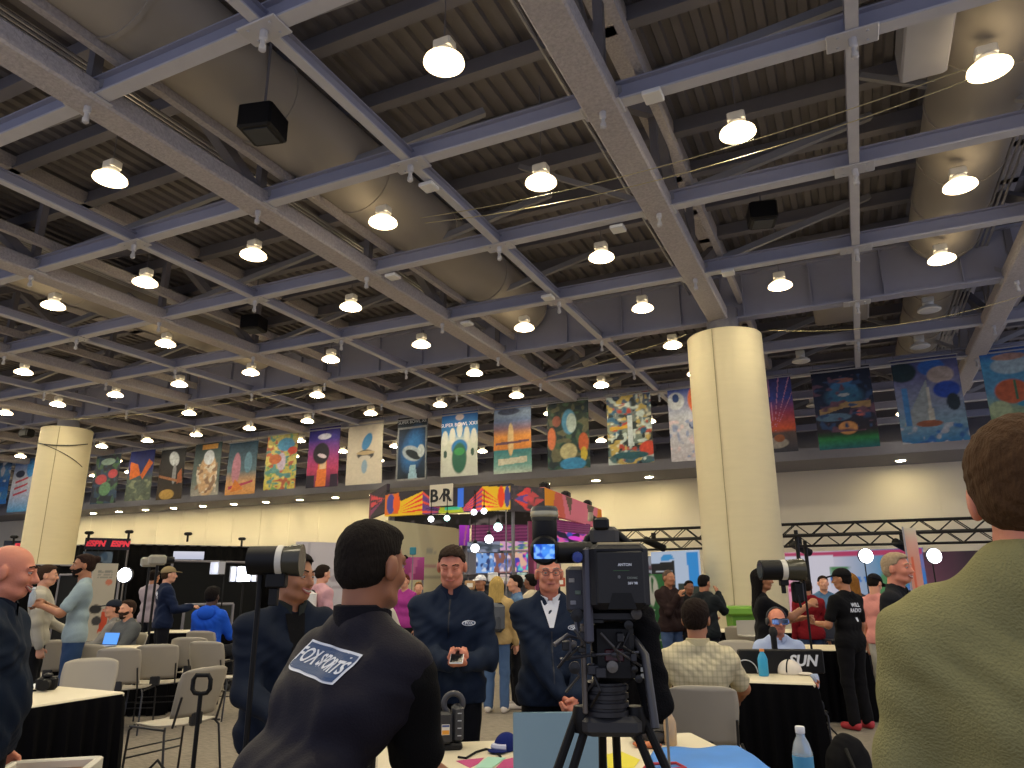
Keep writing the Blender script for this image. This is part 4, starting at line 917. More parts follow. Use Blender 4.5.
table('F', 'black draped table in front with a laptop, papers and a blue cloth on it', Cf.x, Cf.y, 1.6, 1.0, math.atan2(e1.y, e1.x))
table('R', 'black draped table with a blue bottle, right of the man in the checked shirt', -1.30, 6.45, 1.72, .66, .13)
table('R2', 'black draped table just behind the speaking man with headphones', -1.05, 9.4, 1.9, .7, .3)
table('R3', 'cream topped table farthest back at the right, near the lime green bin', -1.35, 12.4, 1.9, .75, .25)
pA = PT(118, 650, 8.8); table('LA', 'draped table with an open laptop in front of the bearded man in the blazer', pA.x, pA.y, 1.4, .5, YAW)
pB = PT(200, 626, 11.7); table('LB', 'draped table with a lit laptop in front of the person in bright blue', pB.x, pB.y, 1.5, .62, YAW)
# ================================================================ CHAIRS
m_pl = M('a59d8d', .5, var=.03, name='chair_plastic'); m_wire = M('3a3a3c', .35, .6, name='chair_wire')
def chair_proto():
    t = thing('stacking_chair', 'x', 'chair', (0, 0, 0), 0, 'grey stacking chairs')
    n, m = 14, 10; v = []
    def S_(i, j):        # seat: x across, y depth (front +Y)
        a, c = i / n * 2 - 1, j / m * 2 - 1
        r = .235 * (1 - .10 * abs(c) ** 3); x = a * r; y = c * .22 * (1 - .12 * a * a); z = .45 + .012 * a * a - .012 * (1 - c * c) - .03 * max(0, c - .6) ** 1 ; return x, y, z
    def B_(i, j):        # back
        a, c = i / n * 2 - 1, j / m
        wd = .232 * (1 - .22 * max(0, c - .62) ** 1.5 * 2.2) * (1 - .12 * (1 - c)); x = a * wd; y = -.22 - .11 * c - .05 * (1 - a * a) + .035; z = .50 + .36 * c - (.03 * a ** 4 if c > .9 else 0); return x, y, z
    for nm, fn in (('seat', S_), ('backrest', B_)):
        b = MB(); b.add([fn(i, j) for j in range(m + 1) for i in range(n + 1)], [(j * (n + 1) + i, j * (n + 1) + i + 1, (j + 1) * (n + 1) + i + 1, (j + 1) * (n + 1) + i) for j in range(m) for i in range(n)])
        o = b.build(nm, m_pl, t, True); md = o.modifiers.new('t', 'SOLIDIFY'); md.thickness = .012
    b = MB(); b.box(-.05, .05, -.25, -.2, .43, .53, .01); b.build('back_bracket', m_wire, t)
    for s in (-1, 1):
        b = MB(); b.tube([(s * .225, .18, .44), (s * .25, .21, .40), (s * .255, .235, 0.012)], .009, 8); b.build('front_leg', m_wire, t, True)
        b = MB(); b.tube([(s * .225, -.17, .44), (s * .25, -.2, .40), (s * .265, -.26, 0.012)], .009, 8); b.build('rear_leg', m_wire, t, True)
        b = MB(); b.tube([(s * .255, .2, .43), (s * .255, -.2, .43)], .009, 8); b.build('side_rail', m_wire, t, True)
        b = MB(); b.tube([(s * .2, -.22, .44), (s * .2, -.245, .52), (s * .2, -.29, .66)], .009, 8); b.build('back_upright', m_wire, t, True)
    b = MB(); b.tube([(-.255, .225, .2), (.255, .225, .2)], .007, 6); b.tube([(-.255, .222, .26), (.255, .222, .26)], .006, 6); b.build('cross_bar', m_wire, t, True)
    return t
ch0 = None
def chair_for(key, lab):
    r = PEOPLE[key]['root']; chair(Vector((r.location.x, r.location.y, 0)) + (Matrix.Rotation(r.rotation_euler.z, 3, 'Z') @ Vector((0, .10, 0))), math.degrees(YAW - r.rotation_euler.z), lab)
def chair(p, face, lab):
    global ch0
    rz = YAW - math.radians(face)
    if ch0 is None: ch0 = chair_proto(); ch0.location = (p.x, p.y, 0); ch0.rotation_euler = (0, 0, rz); ch0['label'] = lab
    else: dup(ch0, (p.x, p.y, 0), rz, lab)
chair(PZ(176, 720, .45), -62, 'grey stacking chair standing alone beside the left draped table')
chair_for('plaid', 'grey stacking chair with the man in the checked shirt sitting on it')
chair(PT(82, 690, 6.0), 160, 'grey stacking chair pushed in behind the left draped table, only its back showing')
chair(PT(127, 668, 7.6), -8, 'grey stacking chair at the laptop table, nearest of the row')
chair(PT(161, 662, 8.0), -15, 'grey stacking chair at the laptop table, just right of the nearest one')
chair(PT(86, 665, 8.0), -20, 'grey stacking chair beside the jeans of the man with the bottle')
chair(PT(52, 670, 8.6), -20, 'grey stacking chair behind the man in the heather sweatshirt')
chair(PT(196, 652, 9.0), -5, 'grey stacking chair at the table of the person in bright blue')
chair(PT(219, 655, 8.4), 10, 'grey stacking chair just behind the jacket of the smiling man')
chair_for('bluehood', 'grey stacking chair under the person in bright blue')
chair_for('blazer', 'grey stacking chair under the bearded man in the blazer')
chair_for('greyhood', 'grey stacking chair under the person in the grey hoodie')
chair(PT(738, 668, 7.6), 200, 'dark grey stacking chair back beside the speaking man with headphones')
chair_for('mirror', 'grey stacking chair under the speaking man with headphones')
chair(PT(745, 640, 10.6), 30, 'grey stacking chair between the two tables behind the column bin')
# ================================================================ THINGS ON THE FRONT TABLE
ZT = .745; RF = math.atan2(e1.y, e1.x)
def on(px, py, z=ZT): return PZ(px, py, z)
m_scr = M('87a0a8', .35, .5, name='laptop_lid')
q = on(563, 766); q = PT(560, 740, 2.9); q.z = ZT
t = thing('laptop', 'open grey-blue laptop on the front table, seen from behind the screen', 'laptop', (q.x, q.y, ZT), YAW + .02)
b = MB(); b.box(-.19, .19, -.26, 0, 0, .016, .005); b.build('base', M('8d9496', .4, .5), t)
b = MB(); b.box(-.19, .19, -.004, .004, 0, .226, .004, m=Matrix.Translation((0, 0, .012)) @ Matrix.Rotation(-.22, 4, 'X')); lid = b.build('lid', m_scr, t)
b = MB(); b.box(-.06, .0, .0045, .006, .10, .118, m=Matrix.Translation((0.05, 0, .012)) @ Matrix.Rotation(-.22, 4, 'X')); b.build('logo_bar', M('93a8ae', .3), lid)
# battery charger
q = on(450, 748); t = thing('battery_charger', 'black camera battery charger with a round carrying handle on the front table', 'charger', (q.x, q.y, ZT), YAW + .15)
b = MB(); b.box(-.085, .055, -.06, .05, 0, .03, .008); b.build('base', m_black, t)
b = MB(); b.box(-.08, .005, -.07, -.01, .03, .165, .01); bt = b.build('battery', M('26272a', .4), t)
b = MB(); b.box(-.045, -.008, -.0725, -.07, .07, .115); b.build('label_white', M('d8d4c8', .5), bt)
b = MB(); b.box(-.043, -.010, -.0735, -.072, .072, .09); b.build('label_orange', M('e09a30', .5), bt)
b = MB(); b.box(-.043, -.010, -.0735, -.072, .104, .112); b.build('label_blue', M('33508a', .5), bt)
b = MB(); b.box(.005, .06, -.055, .045, .03, .19, .015); b.build('tower', M('303135', .4), t)
b = MB(); b.tube([(.012 + .045 * math.cos(a), -.01, .195 + .045 * math.sin(a)) for a in np.linspace(-.5, PI * 1.35, 18)], .014, 10); b.build('handle', M('3c3c40', .4), t, True)
for k in range(4): g = MB(); g.box(.03, .048, -.057, -.055, .06 + .032 * k, .064 + .032 * k); g.build('indicator', M('b8bcc0', .4), t)
# cap
q = on(506, 750); t = thing('baseball_cap', 'royal blue baseball cap with a white front patch lying on the front table', 'cap', (q.x, q.y, ZT), YAW + 2.6); t.scale = (.85, .85, .85)
v, f = implicit([ell(A3(0, 0, .02), (.062, .075, .07), None, .01)], .005, .01, None, lambda X, Y, Z: .002 - Z)
b = MB(); b.add(v.tolist(), f.tolist()); b.build('crown', cloth('182566'), t, True)
v, f = implicit([ell(A3(0, .09, .012), (.055, .045, .008), None, .01)], .004); b = MB(); b.add(v.tolist(), f.tolist()); b.build('brim', cloth('16225c'), t, True)
b = MB(); b.tube([(.066 * math.cos(a), .078 * math.sin(a), .025) for a in np.linspace(.9, 2.2, 8)], .018, 8, flat=1.); b.build('front_patch', M('b9bcd4', .7), t, True)
# cables
b = MB(); A = on(447, 752); B_ = on(500, 757)
b.tube([on(x, y, ZT + .006) for x, y in ((458, 757), (466, 758), (476, 752), (486, 749), (495, 751), (501, 757))], .005, 6)
tag(b.build('cable', m_blk, smooth=True), 'black cable curving between the charger and the blue cap', 'cable')
# papers / cards with coloured print
def sheet(name, lab, cat, pts, col, z, mat=None):
    b = MB(); P = [on(x, y, z) for x, y in pts]; n = len(P); b.add([tuple(p) for p in P] + [(p.x, p.y, p.z + .0015) for p in P], [tuple(range(n - 1, -1, -1)), tuple(range(n, 2 * n))] + [(i, (i + 1) % n, n + (i + 1) % n, n + i) for i in range(n)])
    return tag(b.build(name, mat or M(col, .6)), lab, cat)
sheet('paper_sheet', 'magenta printed paper on the front table left of the laptop', 'paper', ((456, 761), (484, 758), (478, 764), (470, 768)), 'b8407a', ZT + .001)
sheet('paper_sheet', 'pale mint printed paper between magenta sheets on the front table', 'paper', ((488, 757), (506, 758), (492, 768), (474, 768)), '9fd0bc', ZT + .003)
sheet('paper_sheet', 'magenta printed paper tucked under the laptop edge', 'paper', ((504, 760), (517, 757), (517, 768), (496, 768)), 'b8407a', ZT + .005)
sheet('paper_sheet', 'bright yellow printed sheet under the tripod on the front table', 'paper', ((603, 755), (622, 752), (640, 760), (634, 768), (600, 768)), 'd8cc2a', ZT + .001)
# blue printed cloth
def cloth_sheet():
    b = MB(); n, m = 40, 16; P = []
    A, B_, C, D = on(655, 750), on(738, 748), on(800, 790), on(632, 800)
    for j in range(m + 1):
        for i in range(n + 1):
            s, r = i / n, j / m; p = (A * (1 - s) + B_ * s) * (1 - r) + (D * (1 - s) + C * s) * r
            P.append((p.x, p.y, ZT + .006 + .006 * math.sin(s * 9 + r * 5) * math.sin(r * 7 + s * 3) + .004))
    b.add(P, [(j * (n + 1) + i, (j + 1) * (n + 1) + i, (j + 1) * (n + 1) + i + 1, j * (n + 1) + i + 1) for j in range(m) for i in range(n)]); return b
m_bluec = M('3f80cf', .7, var=.35, vs=3.5, name='blue_cloth')
t = cloth_sheet().build('blue_cloth', m_bluec, smooth=True); md = t.modifiers.new('t', 'SOLIDIFY'); md.thickness = .004; tag(t, 'bright blue printed cloth laid over the right end of the front table', 'cloth')
b = MB(); P = [on(x, y, ZT + .024) for x, y in ((648, 764), (676, 763), (686, 768), (640, 772))]; b.tube([tuple(p) for p in P + P[:1]], .006, 6); b.build('red_outline', M('b8323a', .7), t)
# small bottle
def bottle(nm, lab, p, h, r, body, label, lidc, trans=0.):
    t = thing('bottle', lab, 'bottle', p); b = MB()
    b.lathe([(r * .9, 0), (r, h * .04), (r, h * .62), (r * .75, h * .76), (r * .42, h * .86), (r * .42, h * .91)], n=24); b.build('body', M(body, .15 if trans else .35, trans=trans), t, True)
    if label: b = MB(); b.lathe([(r * 1.015, h * .28), (r * 1.02, h * .3), (r * 1.02, h * .56), (r * 1.015, h * .58)], n=24); b.build('label', M(label, .5), t, True)
    b = MB(); b.lathe([(r * .46, h * .90), (r * .48, h * .91), (r * .48, h * .99), (r * .44, h)], n=20); b.build('cap', M(lidc, .4), t, True)
    return t
q = on(671, 745); bottle('b', 'small tan plastic bottle with a white cap on the front table', (q.x, q.y, ZT), .155, .030, 'c0a078', None, 'd8ccb0')
q = PT(801, 740, 2.45); q.z = ZT
wt = bottle('b', 'clear water bottle with a blue label at the right end of the front table', (q.x, q.y, .80), .215, .033, 'd4dde2', '4f9ac4', 'e4e6e8', .6)
for k, (dz_, s_) in enumerate(((.07, .02), (.052, .016))): pass
q = PT(801, 768, 2.45); t = thing('side_stand', 'small black draped stand carrying the clear water bottle', 'table', (q.x, q.y, 0), YAW)
b = MB(); b.box(-.14, .14, -.12, .12, 0, .785, .02); b.build('drape', m_drape, t); b = MB(); b.box(-.15, .15, -.13, .13, .785, .799, .005); b.build('top', m_drape, t)
# grey bag on the table
q = on(655, 742); v, f = implicit([ell(A3(0, 0, .035), (.11, .07, .045), None, .01), ell(A3(-.05, 0, .04), (.07, .06, .045), None, .01)], .008, .02, folds(.004, 2), lambda X, Y, Z: .001 - Z)
b = MB(); b.add(v.tolist(), f.tolist()); t = b.build('grey_pouch', cloth('4d4a46'), smooth=True, loc=(q.x, q.y, ZT + .002), rot=YAW); tag(t, 'soft dark grey pouch lying behind the small tan bottle', 'pouch')
b = MB(); b.tube([(-.1, -.05, .05), (0, -.075, .06), (.09, -.05, .05)], .004, 6); b.build('zip', m_blk, t)
q = on(645, 748); v, f = implicit([ell(A3(0, 0, .012), (.06, .03, .014), None, .01), ell(A3(.04, .01, .012), (.04, .02, .012), None, .01)], .005, .01, None, lambda X, Y, Z: .001 - Z)
b = MB(); b.add(v.tolist(), f.tolist()); tag(b.build('snack_packet', M('b8683c', .5), smooth=True, loc=(q.x, q.y, ZT + .002)), 'small orange brown packet beside the grey pouch', 'packet')
# ================================================================ RIGHT TABLE: bottle, microphone, white cap, sign box
def onR(px, py): return PZ(px, py, .745)
q = onR(764, 676); bottle('b', 'bright blue drink bottle with an orange cap on the right table', (q.x, q.y, .745), .21, .040, '2f9ac8', None, 'd88a4a')
q = onR(790, 674); t = thing('baseball_cap', 'white baseball cap with a black strap on the right table', 'cap', (q.x, q.y, .745), YAW - 2.2)
v, f = implicit([ell(A3(0, 0, .02), (.085, .10, .095), None, .01)], .007, .01, None, lambda X, Y, Z: .001 - Z); b = MB(); b.add(v.tolist(), f.tolist()); b.build('crown', cloth('e0d8cc'), t, True)
v, f = implicit([ell(A3(0, .12, .012), (.07, .06, .009), None, .01)], .006); b = MB(); b.add(v.tolist(), f.tolist()); b.build('brim', cloth('d8d0c4'), t, True)
b = MB(); b.tube([(.088 * math.cos(a), .0, .02 + .097 * math.sin(a)) for a in np.linspace(0, PI, 14)], .006, 6); b.build('strap', m_blk, t)
q = onR(777, 672); t = thing('microphone', 'black microphone on a stubby desk stand in front of the speaking man', 'microphone', (q.x, q.y, .745), YAW)
b = MB(); b.lathe([(.06, 0), (.06, .012), (.012, .02), (.012, .1)], n=20); b.build('stand', m_black, t, True)
b = MB(); b.tube([(0, 0, .1), (0, 0, .3)], .024, 14, rs=[.024, .026]); b.build('body', m_black, t, True)
b = MB(); b.lathe([(.0, .37), (.02, .365), (.034, .34), (.036, .31), (.028, .29), (0, .285)], n=16); b.build('windscreen', M('1c1c1e', .9, bump=.4, bs=200), t, True)
q = PT(790, 672, 5.95); t = thing('equipment_case', 'low black case with white letters standing behind the right table items', 'case', (q.x, q.y + .06, .745), YAW - .05)
b = MB(); b.box(-.42, .28, -.02, .06, 0, .19, .01); b.build('panel', m_black, t)
text_mesh('lettering', 'SUN', .12, m_wht, t, Matrix.Translation((.10, -.026, .10)) @ Matrix.Rotation(PI / 2, 4, 'X'), .002, .25, .004)
q = onR(746, 674); t = thing('cable_coil', 'white earphone cable looping beside the blue bottle', 'cable', (q.x, q.y, .745), YAW)
b = MB(); b.tube([(.10 * math.cos(a), 0, .01 + .10 * math.sin(a)) for a in np.linspace(0, PI, 14)], .005, 6); b.build('loop', M('b8bcc4', .4), t, True)
q = onR(742, 675); t = thing('power_adapter', 'white adapter block beside the earphone cable on the right table', 'adapter', (q.x - .03, q.y, .745), YAW); b = MB(); b.box(-.03, .03, -.03, .03, 0, .07, .01); b.build('block', M('d8d4c8', .4), t); b = MB(); b.tube([(0, 0, .07), (-.02, 0, .12)], .02, 10); b.build('plug', M('5a6a78', .4), t)
q = PZ(820, 632, .745)
for (x, y, z, c, sc_, lab) in ((832, 640, .745, '24262c', .9, 'open dark laptop on the table behind the speaking man'), (748, 636, .745, 'b8b4a8', 1., 'folded pale laptop on the table behind the long-haired woman')):
    q = PZ(x, y, z); t = thing('laptop', lab, 'laptop', q, YAW + .2); b = MB(); b.box(-.16, .16, -.22, 0, 0, .018, .004); b.build('base', M(c, .4), t); b = MB(); b.box(-.16, .16, 0, .01, .015, .21, .003); b.build('lid', M(c, .4), t)
# backpack on the floor at the right table
q = PT(822, 735, 5.0); v, f = implicit([ell(A3(0, 0, .22), (.16, .13, .26), None, .02), ell(A3(.02, -.1, .15), (.12, .08, .14), None, .02)], .012, .03, folds(.006), lambda X, Y, Z: .004 - Z)
t = thing('floor_backpack', 'black backpack leaning on the floor at the end of the right table', 'backpack', (q.x + .15, q.y, 0), YAW); b = MB(); b.add(v.tolist(), f.tolist()); b.build('bag', cloth('121214'), t, True)
b = MB(); b.tube([(-.05, -.1, .4), (-.05, -.2, .3), (-.05, -.17, .1)], .012, 6); b.build('strap', m_blk, t, True)
# green bin + red bag
q = PT(742, 640, 14.9); t = thing('recycling_bin', 'lime green recycling bin against the thick round column', 'bin', (q.x, q.y, 0), YAW)
b = MB(); b.lathe([(.26, 0), (.33, .8), (.35, .82)], n=4, m=RZ(PI / 4)); b.build('body', M('5c9024', .55), t)
b = MB(); b.box(-.34, .34, -.34, .34, .80, .98, .04); b.build('lid', M('6fa332', .5), t)
q = PT(851, 700, 8.6); t = thing('red_bag', 'small red bag on the floor behind the man in the black cap', 'bag', (q.x, q.y, 0), YAW); v, f = implicit([ell(A3(0, 0, .25), (.14, .1, .3), None, .02)], .015, .03, folds(.008), lambda X, Y, Z: .004 - Z); b = MB(); b.add(v.tolist(), f.tolist()); b.build('bag', cloth('8a1822'), t, True); b = MB(); b.tube([(-.06, 0, .5), (0, 0, .64), (.06, 0, .5)], .01, 6); b.build('handle', cloth('5a1018'), t)
# ================================================================ LEFT TABLES: laptops, camera, papers
m_screen = M('4a86dc', emit=.5, name='laptop_screen')
def lap(px, py, z, rz, lab, s=1.):
    q = PZ(px, py, z); t = thing('laptop', lab, 'laptop', (q.x, q.y, .745), rz); b = MB(); b.box(-.16 * s, .16 * s, -.22 * s, 0, 0, .018, .004); b.build('base', M('8d9094', .4, .4), t)
    b = MB(); b.box(-.16 * s, .16 * s, 0, .01, .015, .225 * s, .003, m=Matrix.Rotation(-.2, 4, 'X')); ld = b.build('lid', M('3a3c40', .4), t); b = MB(); b.box(-.15 * s, .15 * s, -.003, -.001, .025, .215 * s, m=Matrix.Rotation(-.2, 4, 'X')); b.build('screen', m_screen, ld)
lap(109, 646, .75, YAW - .3, 'open laptop with a blue screen on the table before the seated man in the blazer', .75)
lap(211, 624, .75, YAW - .35, 'open laptop with a blue screen beside the person in bright blue', 1.0)
sheet('paper_sheet', 'white papers hanging over the edge of the laptop table at left', 'paper', ((101, 650), (118, 650), (119, 657), (102, 657)), 'd0ccc0', .749)
q = PT(44, 688, 5.0); t = thing('photo_camera', 'black photo camera with its strap lying on the left draped table', 'camera', PZ(46, 690, .745), YAW + .4)
b = MB(); b.box(-.07, .07, -.03, .03, 0, .09, .015); b.box(-.03, .03, -.03, .03, .085, .115, .01); b.build('body', m_black, t)
b = MB(); b.tube([(0, -.02, .045), (0, -.13, .045)], .036, 16); b.build('lens', m_blk, t, True)
b = MB(); b.tube([(-.07, 0, .07), (-.12, .02, .02), (-.16, -.03, .008), (-.12, -.07, .008), (-.05, -.06, .008)], .007, 6); b.build('strap', m_blk, t, True)
q = PZ(40, 687, .745); sheet('paper_sheet', 'white folded papers beside the photo camera on the left table', 'paper', ((33, 684), (44, 683), (45, 688), (34, 689)), 'd9dde2', .7465)
# small items near bright blue person
q = PZ(226, 624, .745); t = thing('snack_basket', 'small tan basket of food beside the lit laptop', 'basket', q, 0); b = MB(); b.lathe([(.06, 0), (.09, .09), (.08, .09), (.05, .01)], n=14); b.build('basket', M('b89050', .7), t, True); b = MB(); b.lathe([(.0, .06), (.07, .07), (.05, .12), (0, .14)], n=10); b.build('contents', M('c88a50', .8), t, True)
q = PZ(197, 628, .745); bottle('b', 'slim pale bottle on the far left laptop table', q, .2, .03, 'c8b098', None, 'd8604a')
# open white bin in the bottom left corner
q = PT(47, 768, 3.0); t = thing('waste_bin', 'white rimmed open bin at the bottom left corner', 'bin', (q.x, q.y, 0), YAW + .25)
b = MB(); r = [(.14, 0, .0), (.17, .72, .0)]
b.box(-.16, .16, -.12, .12, 0, .70, .02); b.build('body', M('cfcabc', .5), t)
b = MB()
for (x0, x1, y0, y1) in ((-.18, .18, -.14, -.11), (-.18, .18, .11, .14), (-.18, -.15, -.14, .14), (.15, .18, -.14, .14)): b.box(x0, x1, y0, y1, .70, .765, .008)
b.build('rim', M('e0dccf', .45), t); b = MB(); b.box(-.15, .15, -.11, .11, .70, .73); b.build('contents', M('8f6f58', .9, bump=.5, bs=40, var=.4, vs=20), t)
# long handled dust pan
q = PT(200, 700, 4.1); t = thing('lobby_dustpan', 'black long-handled dustpan with a square loop handle standing before the grey chair', 'dustpan', (q.x, q.y, 0), YAW)
zt = PT(200, 694, 4.1).z
b = MB(); b.tube([(0, 0, .12), (0, 0, zt)], .0125, 10); b.build('pole', m_blk, t, True)
b = MB(); b.tube([(0, 0, zt), (-.035, 0, zt + .005), (-.05, 0, zt + .025), (-.05, 0, zt + .075), (-.035, 0, zt + .10), (.035, 0, zt + .10), (.05, 0, zt + .075), (.05, 0, zt + .025), (.035, 0, zt + .005), (0, 0, zt)], .013, 10); b.build('loop_handle', m_blk, t, True)
b = MB(); b.box(-.15, .15, -.12, .13, .01, .03, .005); b.box(-.15, .15, .11, .13, .03, .14, .005); b.box(-.15, -.14, -.12, .13, .03, .12); b.box(.14, .15, -.12, .13, .03, .12); b.build('pan', m_blk, t)
q = PT(156, 775, 5.0); v, f = implicit([ell(A3(0, 0, .1), (.2, .13, .13), None, .02)], .012, .03, folds(.006), lambda X, Y, Z: .004 - Z)
t = thing('floor_bag', 'black bag on the carpet at the bottom edge beside the dustpan', 'bag', (q.x, q.y, 0), .3); b = MB(); b.add(v.tolist(), f.tolist()); b.build('bag', cloth('141416'), t, True); b = MB(); b.tube([(-.1, 0, .2), (0, 0, .3), (.1, 0, .2)], .01, 6); b.build('handle', m_blk, t)
# ================================================================ BROADCAST CAMERA (front, on tripod)
TC = 1.75
def cam_pt(px, py, t=TC): return PT(px, py, t)
o0 = cam_pt(619, 577); s_ = TC / FPX      # metres per pixel at this distance
m_cam = M('1b1b1e', .5, spec=.3, bump=.1, bs=300, name='camera_shell'); m_camd = M('0b0b0c', .5, spec=.3, name='camera_black')
t = thing('broadcast_camera', 'large black broadcast camera with a rear battery and a round viewfinder, on the front tripod', 'camera', o0, YAW - math.radians(4))
def L(px, py): return ((px - 619) * s_, (577 - py) * s_)
def bx(b, px0, px1, py0, py1, y0, y1, bev=.004): x0, z1 = L(px0, py0); x1, z0 = L(px1, py1); return b.box(x0, x1, y0, y1, z0, z1, bev)
b = MB(); bx(b, 590, 648, 545, 608, -.03, .03, .012); bat = b.build('battery', m_cam, t)
b = MB(); bx(b, 596, 643, 552, 603, -.036, -.028, .004); b.build('battery_face', M('141416', .55), bat)
b = MB(); x0, z0 = L(606, 607); x1, z1 = L(634, 592); b.add([(x0, -.0365, z0), (x1, -.0365, z0), (x1 - .012, -.0365, z1), (x0 + .012, -.0365, z1)], [(0, 1, 2, 3)]); b.build('latch', m_camd, bat)
x, z = L(624, 565.5); FX = Matrix.Rotation(PI / 2, 4, 'X')
text_mesh('lettering', 'ANTON', .009, m_wht, bat, Matrix.Translation((x, -.037, z)) @ FX, .0003, 0, .0003)
x, z = L(631, 578); text_mesh('lettering', 'DIONIC', .007, M('9aa49a', .5), bat, Matrix.Translation((x, -.037, z)) @ FX, .0003)
x, z = L(631, 583); text_mesh('lettering', '26V 98', .008, m_wht, bat, Matrix.Translation((x, -.037, z)) @ FX, .0003, 0, .0003)
b = MB(); x, z = L(618, 577); b.lathe([(.004, -.002), (.004, .0)], (x, -.036, z), 10, m=FX); b.build('button', M('b0b0b0', .4), bat)
b = MB(); x, z = L(620, 571); b.box(x - .018, x + .02, -.0372, -.0362, z - .0006, z + .0006); b.build('green_line', M('3f6a3a', .5), bat)
b = MB(); bx(b, 586, 646, 543, 612, .03, .26, .015); b.build('body', m_camd, t)
b = MB(); bx(b, 583, 592, 548, 640, -.01, .05, .006); b.build('side_frame', M('4a4a54', .4, .3), t)
b = MB(); b.tube([(-.0, .26, .0), (-.0, .46, -.0)], .055, 20, rs=[.052, .06]); b.build('lens', m_camd, t, True)
# carrying handle and shotgun microphone on top
b = MB()
P = [L(586, 548), L(590, 538), L(600, 532), L(622, 534), L(634, 545)]
b.tube([(x, .06, z) for x, z in P], .011, 10); b.build('carry_handle', m_camd, t, True)
b = MB(); x0, z0 = L(594, 512); x1, z1 = L(637, 549); b.tube([(x0, .12, z0), ((x0 + x1) / 2, .1, (z0 + z1) / 2 + .006), (x1, .08, z1)], .0065, 8); b.build('cable_arm', m_camd, t, True)
b = MB(); bx(b, 596, 612, 517, 530, .02, .08, .006); b.build('receiver', m_camd, t)
b = MB(); bx(b, 592, 622, 526, 546, .03, .16, .01); b.build('top_box', M('3c3a38', .6), t)
b = MB(); x0, z0 = L(593, 520); b.tube([(x0, .05, z0), (x0 + .002, .05, z0 + .022)], .007, 8); b.build('plug', M('c8b48c', .3, .5), t, True)
b = MB(); bx(b, 598, 640, 543.5, 546, -.02, .02, .001); b.build('top_plate', M('b8a880', .4, .4), t)
# viewfinder: loupe standing up, monitor facing us, arm
b = MB(); x, z = L(545.5, 551); b.lathe([(.028, -.03), (.035, -.02), (.036, .02), (.03, .03)], (x, -.02, z), 24, m=Matrix.Rotation(PI / 2, 4, 'X')); vfh = b.build('viewfinder_housing', m_blk, t, True)
x0, z0 = L(535, 559.5); x1, z1 = L(555.5, 545.5); a = Art(20, 14); a.grad([(0, '2f78e8'), (.5, '4f98f4'), (1, '2f70e0')]).blot(5, ['7fb8f8', '1f50c8'], .55)
painted('monitor_screen', a, x1 - x0, z1 - z0, t, emit=.55, thick=.002, mtx=Matrix.Translation(((x0 + x1) / 2, -.053, z0)))
b = MB(); x, z = L(545.5, 545); _, zt_ = L(0, 520); b.lathe([(.028, 0), (.031, .004), (.031, (zt_ - z) * .9), (.028, zt_ - z)], (x, -.01, z), 24); b.build('loupe_barrel', m_blk, t, True)
b = MB(); _, zb = L(0, 522); _, z2 = L(0, 507); b.lathe([(.030, 0), (.033, .006), (.0345, (z2 - zb) * .8), (.030, z2 - zb), (.026, z2 - zb), (.024, (z2 - zb) * .6), (0, (z2 - zb) * .55)], (x, -.01, zb), 28); b.build('loupe_eyecup', M('4a4a44', .3, .2), t, True)
b = MB(); b.lathe([(.0335, .010), (.0352, .014), (.0352, .022), (.0335, .026)], (x, -.01, zb), 28); b.build('eyecup_ring', M('b8b090', .25, .4), t, True)  # beige reflection on the cap put into the ring's colour
b = MB(); x0, z0 = L(556, 553); x1, z1 = L(592, 552); b.tube([(x0, .0, z0), (x1, .03, z1)], .026, 16); b.build('viewfinder_arm', m_camd, t, True)
b = MB(); x0, z0 = L(578, 558); b.lathe([(0, -.01), (.012, -.008), (.014, 0), (.012, .008), (0, .01)], (x0, -.02, z0), 16, m=Matrix.Rotation(PI / 2, 4, 'X')); b.build('blue_knob', M('263c8c', .3), t, True)
# cheek/side controls below the viewfinder
b = MB(); bx(b, 566, 588, 566, 612, .05, .2, .008); b.build('side_panel', M('3a3a40', .4, .2), t)
for (px, py, c) in ((572, 580, 'a8a49c'), (578, 592, '6a7a6a'), (573, 602, '8a8a8e')): g = MB(); bx(g, px - 3, px + 3, py - 2, py + 2, .045, .052, .001); g.build('switch', M(c, .4), t)
# ------------------------------------------------ tripod with fluid head
g0 = cam_pt(607, 720); t = thing('video_tripod', 'black video tripod with a ribbed fluid head carrying the broadcast camera', 'tripod', (g0.x, g0.y, 0), YAW - math.radians(4))
z_ = lambda py: cam_pt(607, py).z
X = lambda px: (px - 607) * s_
b = MB(); b.box(X(588), X(640), -.06, .12, z_(622), z_(611), .006); b.build('camera_plate', M('232326', .4, .3), t)
b = MB(); b.box(X(594), X(636), -.05, .09, z_(682), z_(624), .012); b.build('head_block', m_camd, t)
b = MB(); b.box(X(606), X(625), -.053, -.048, z_(661), z_(649), .003); b.build('red_plate', M('3c0a12', .3), t)
b = MB(); b.tube([(X(562), -.04, z_(660)), (X(590), -.05, z_(655)), (X(640), -.05, z_(652))], .004, 8); b.build('chrome_lever', M('4c4c50', .35, .5), t, True)
pr_ = [(.036, z_(714))]
zz = z_(714)
while zz < z_(682): pr_ += [(.055, zz), (.055, zz + .010), (.050, zz + .012), (.050, zz + .017)]; zz += .019
b = MB(); b.lathe(pr_, n=28); b.build('drag_drum', M('26262a', .45), t, True)
b = MB(); b.box(X(582), X(640), -.05, .06, z_(733), z_(714), .012); b.build('bowl_clamp', M('2e2e30', .5), t)
b = MB(); b.box(X(583), X(588), -.045, .0, z_(712), z_(625), .003); b.build('side_arm', M('6a625a', .4, .3), t)
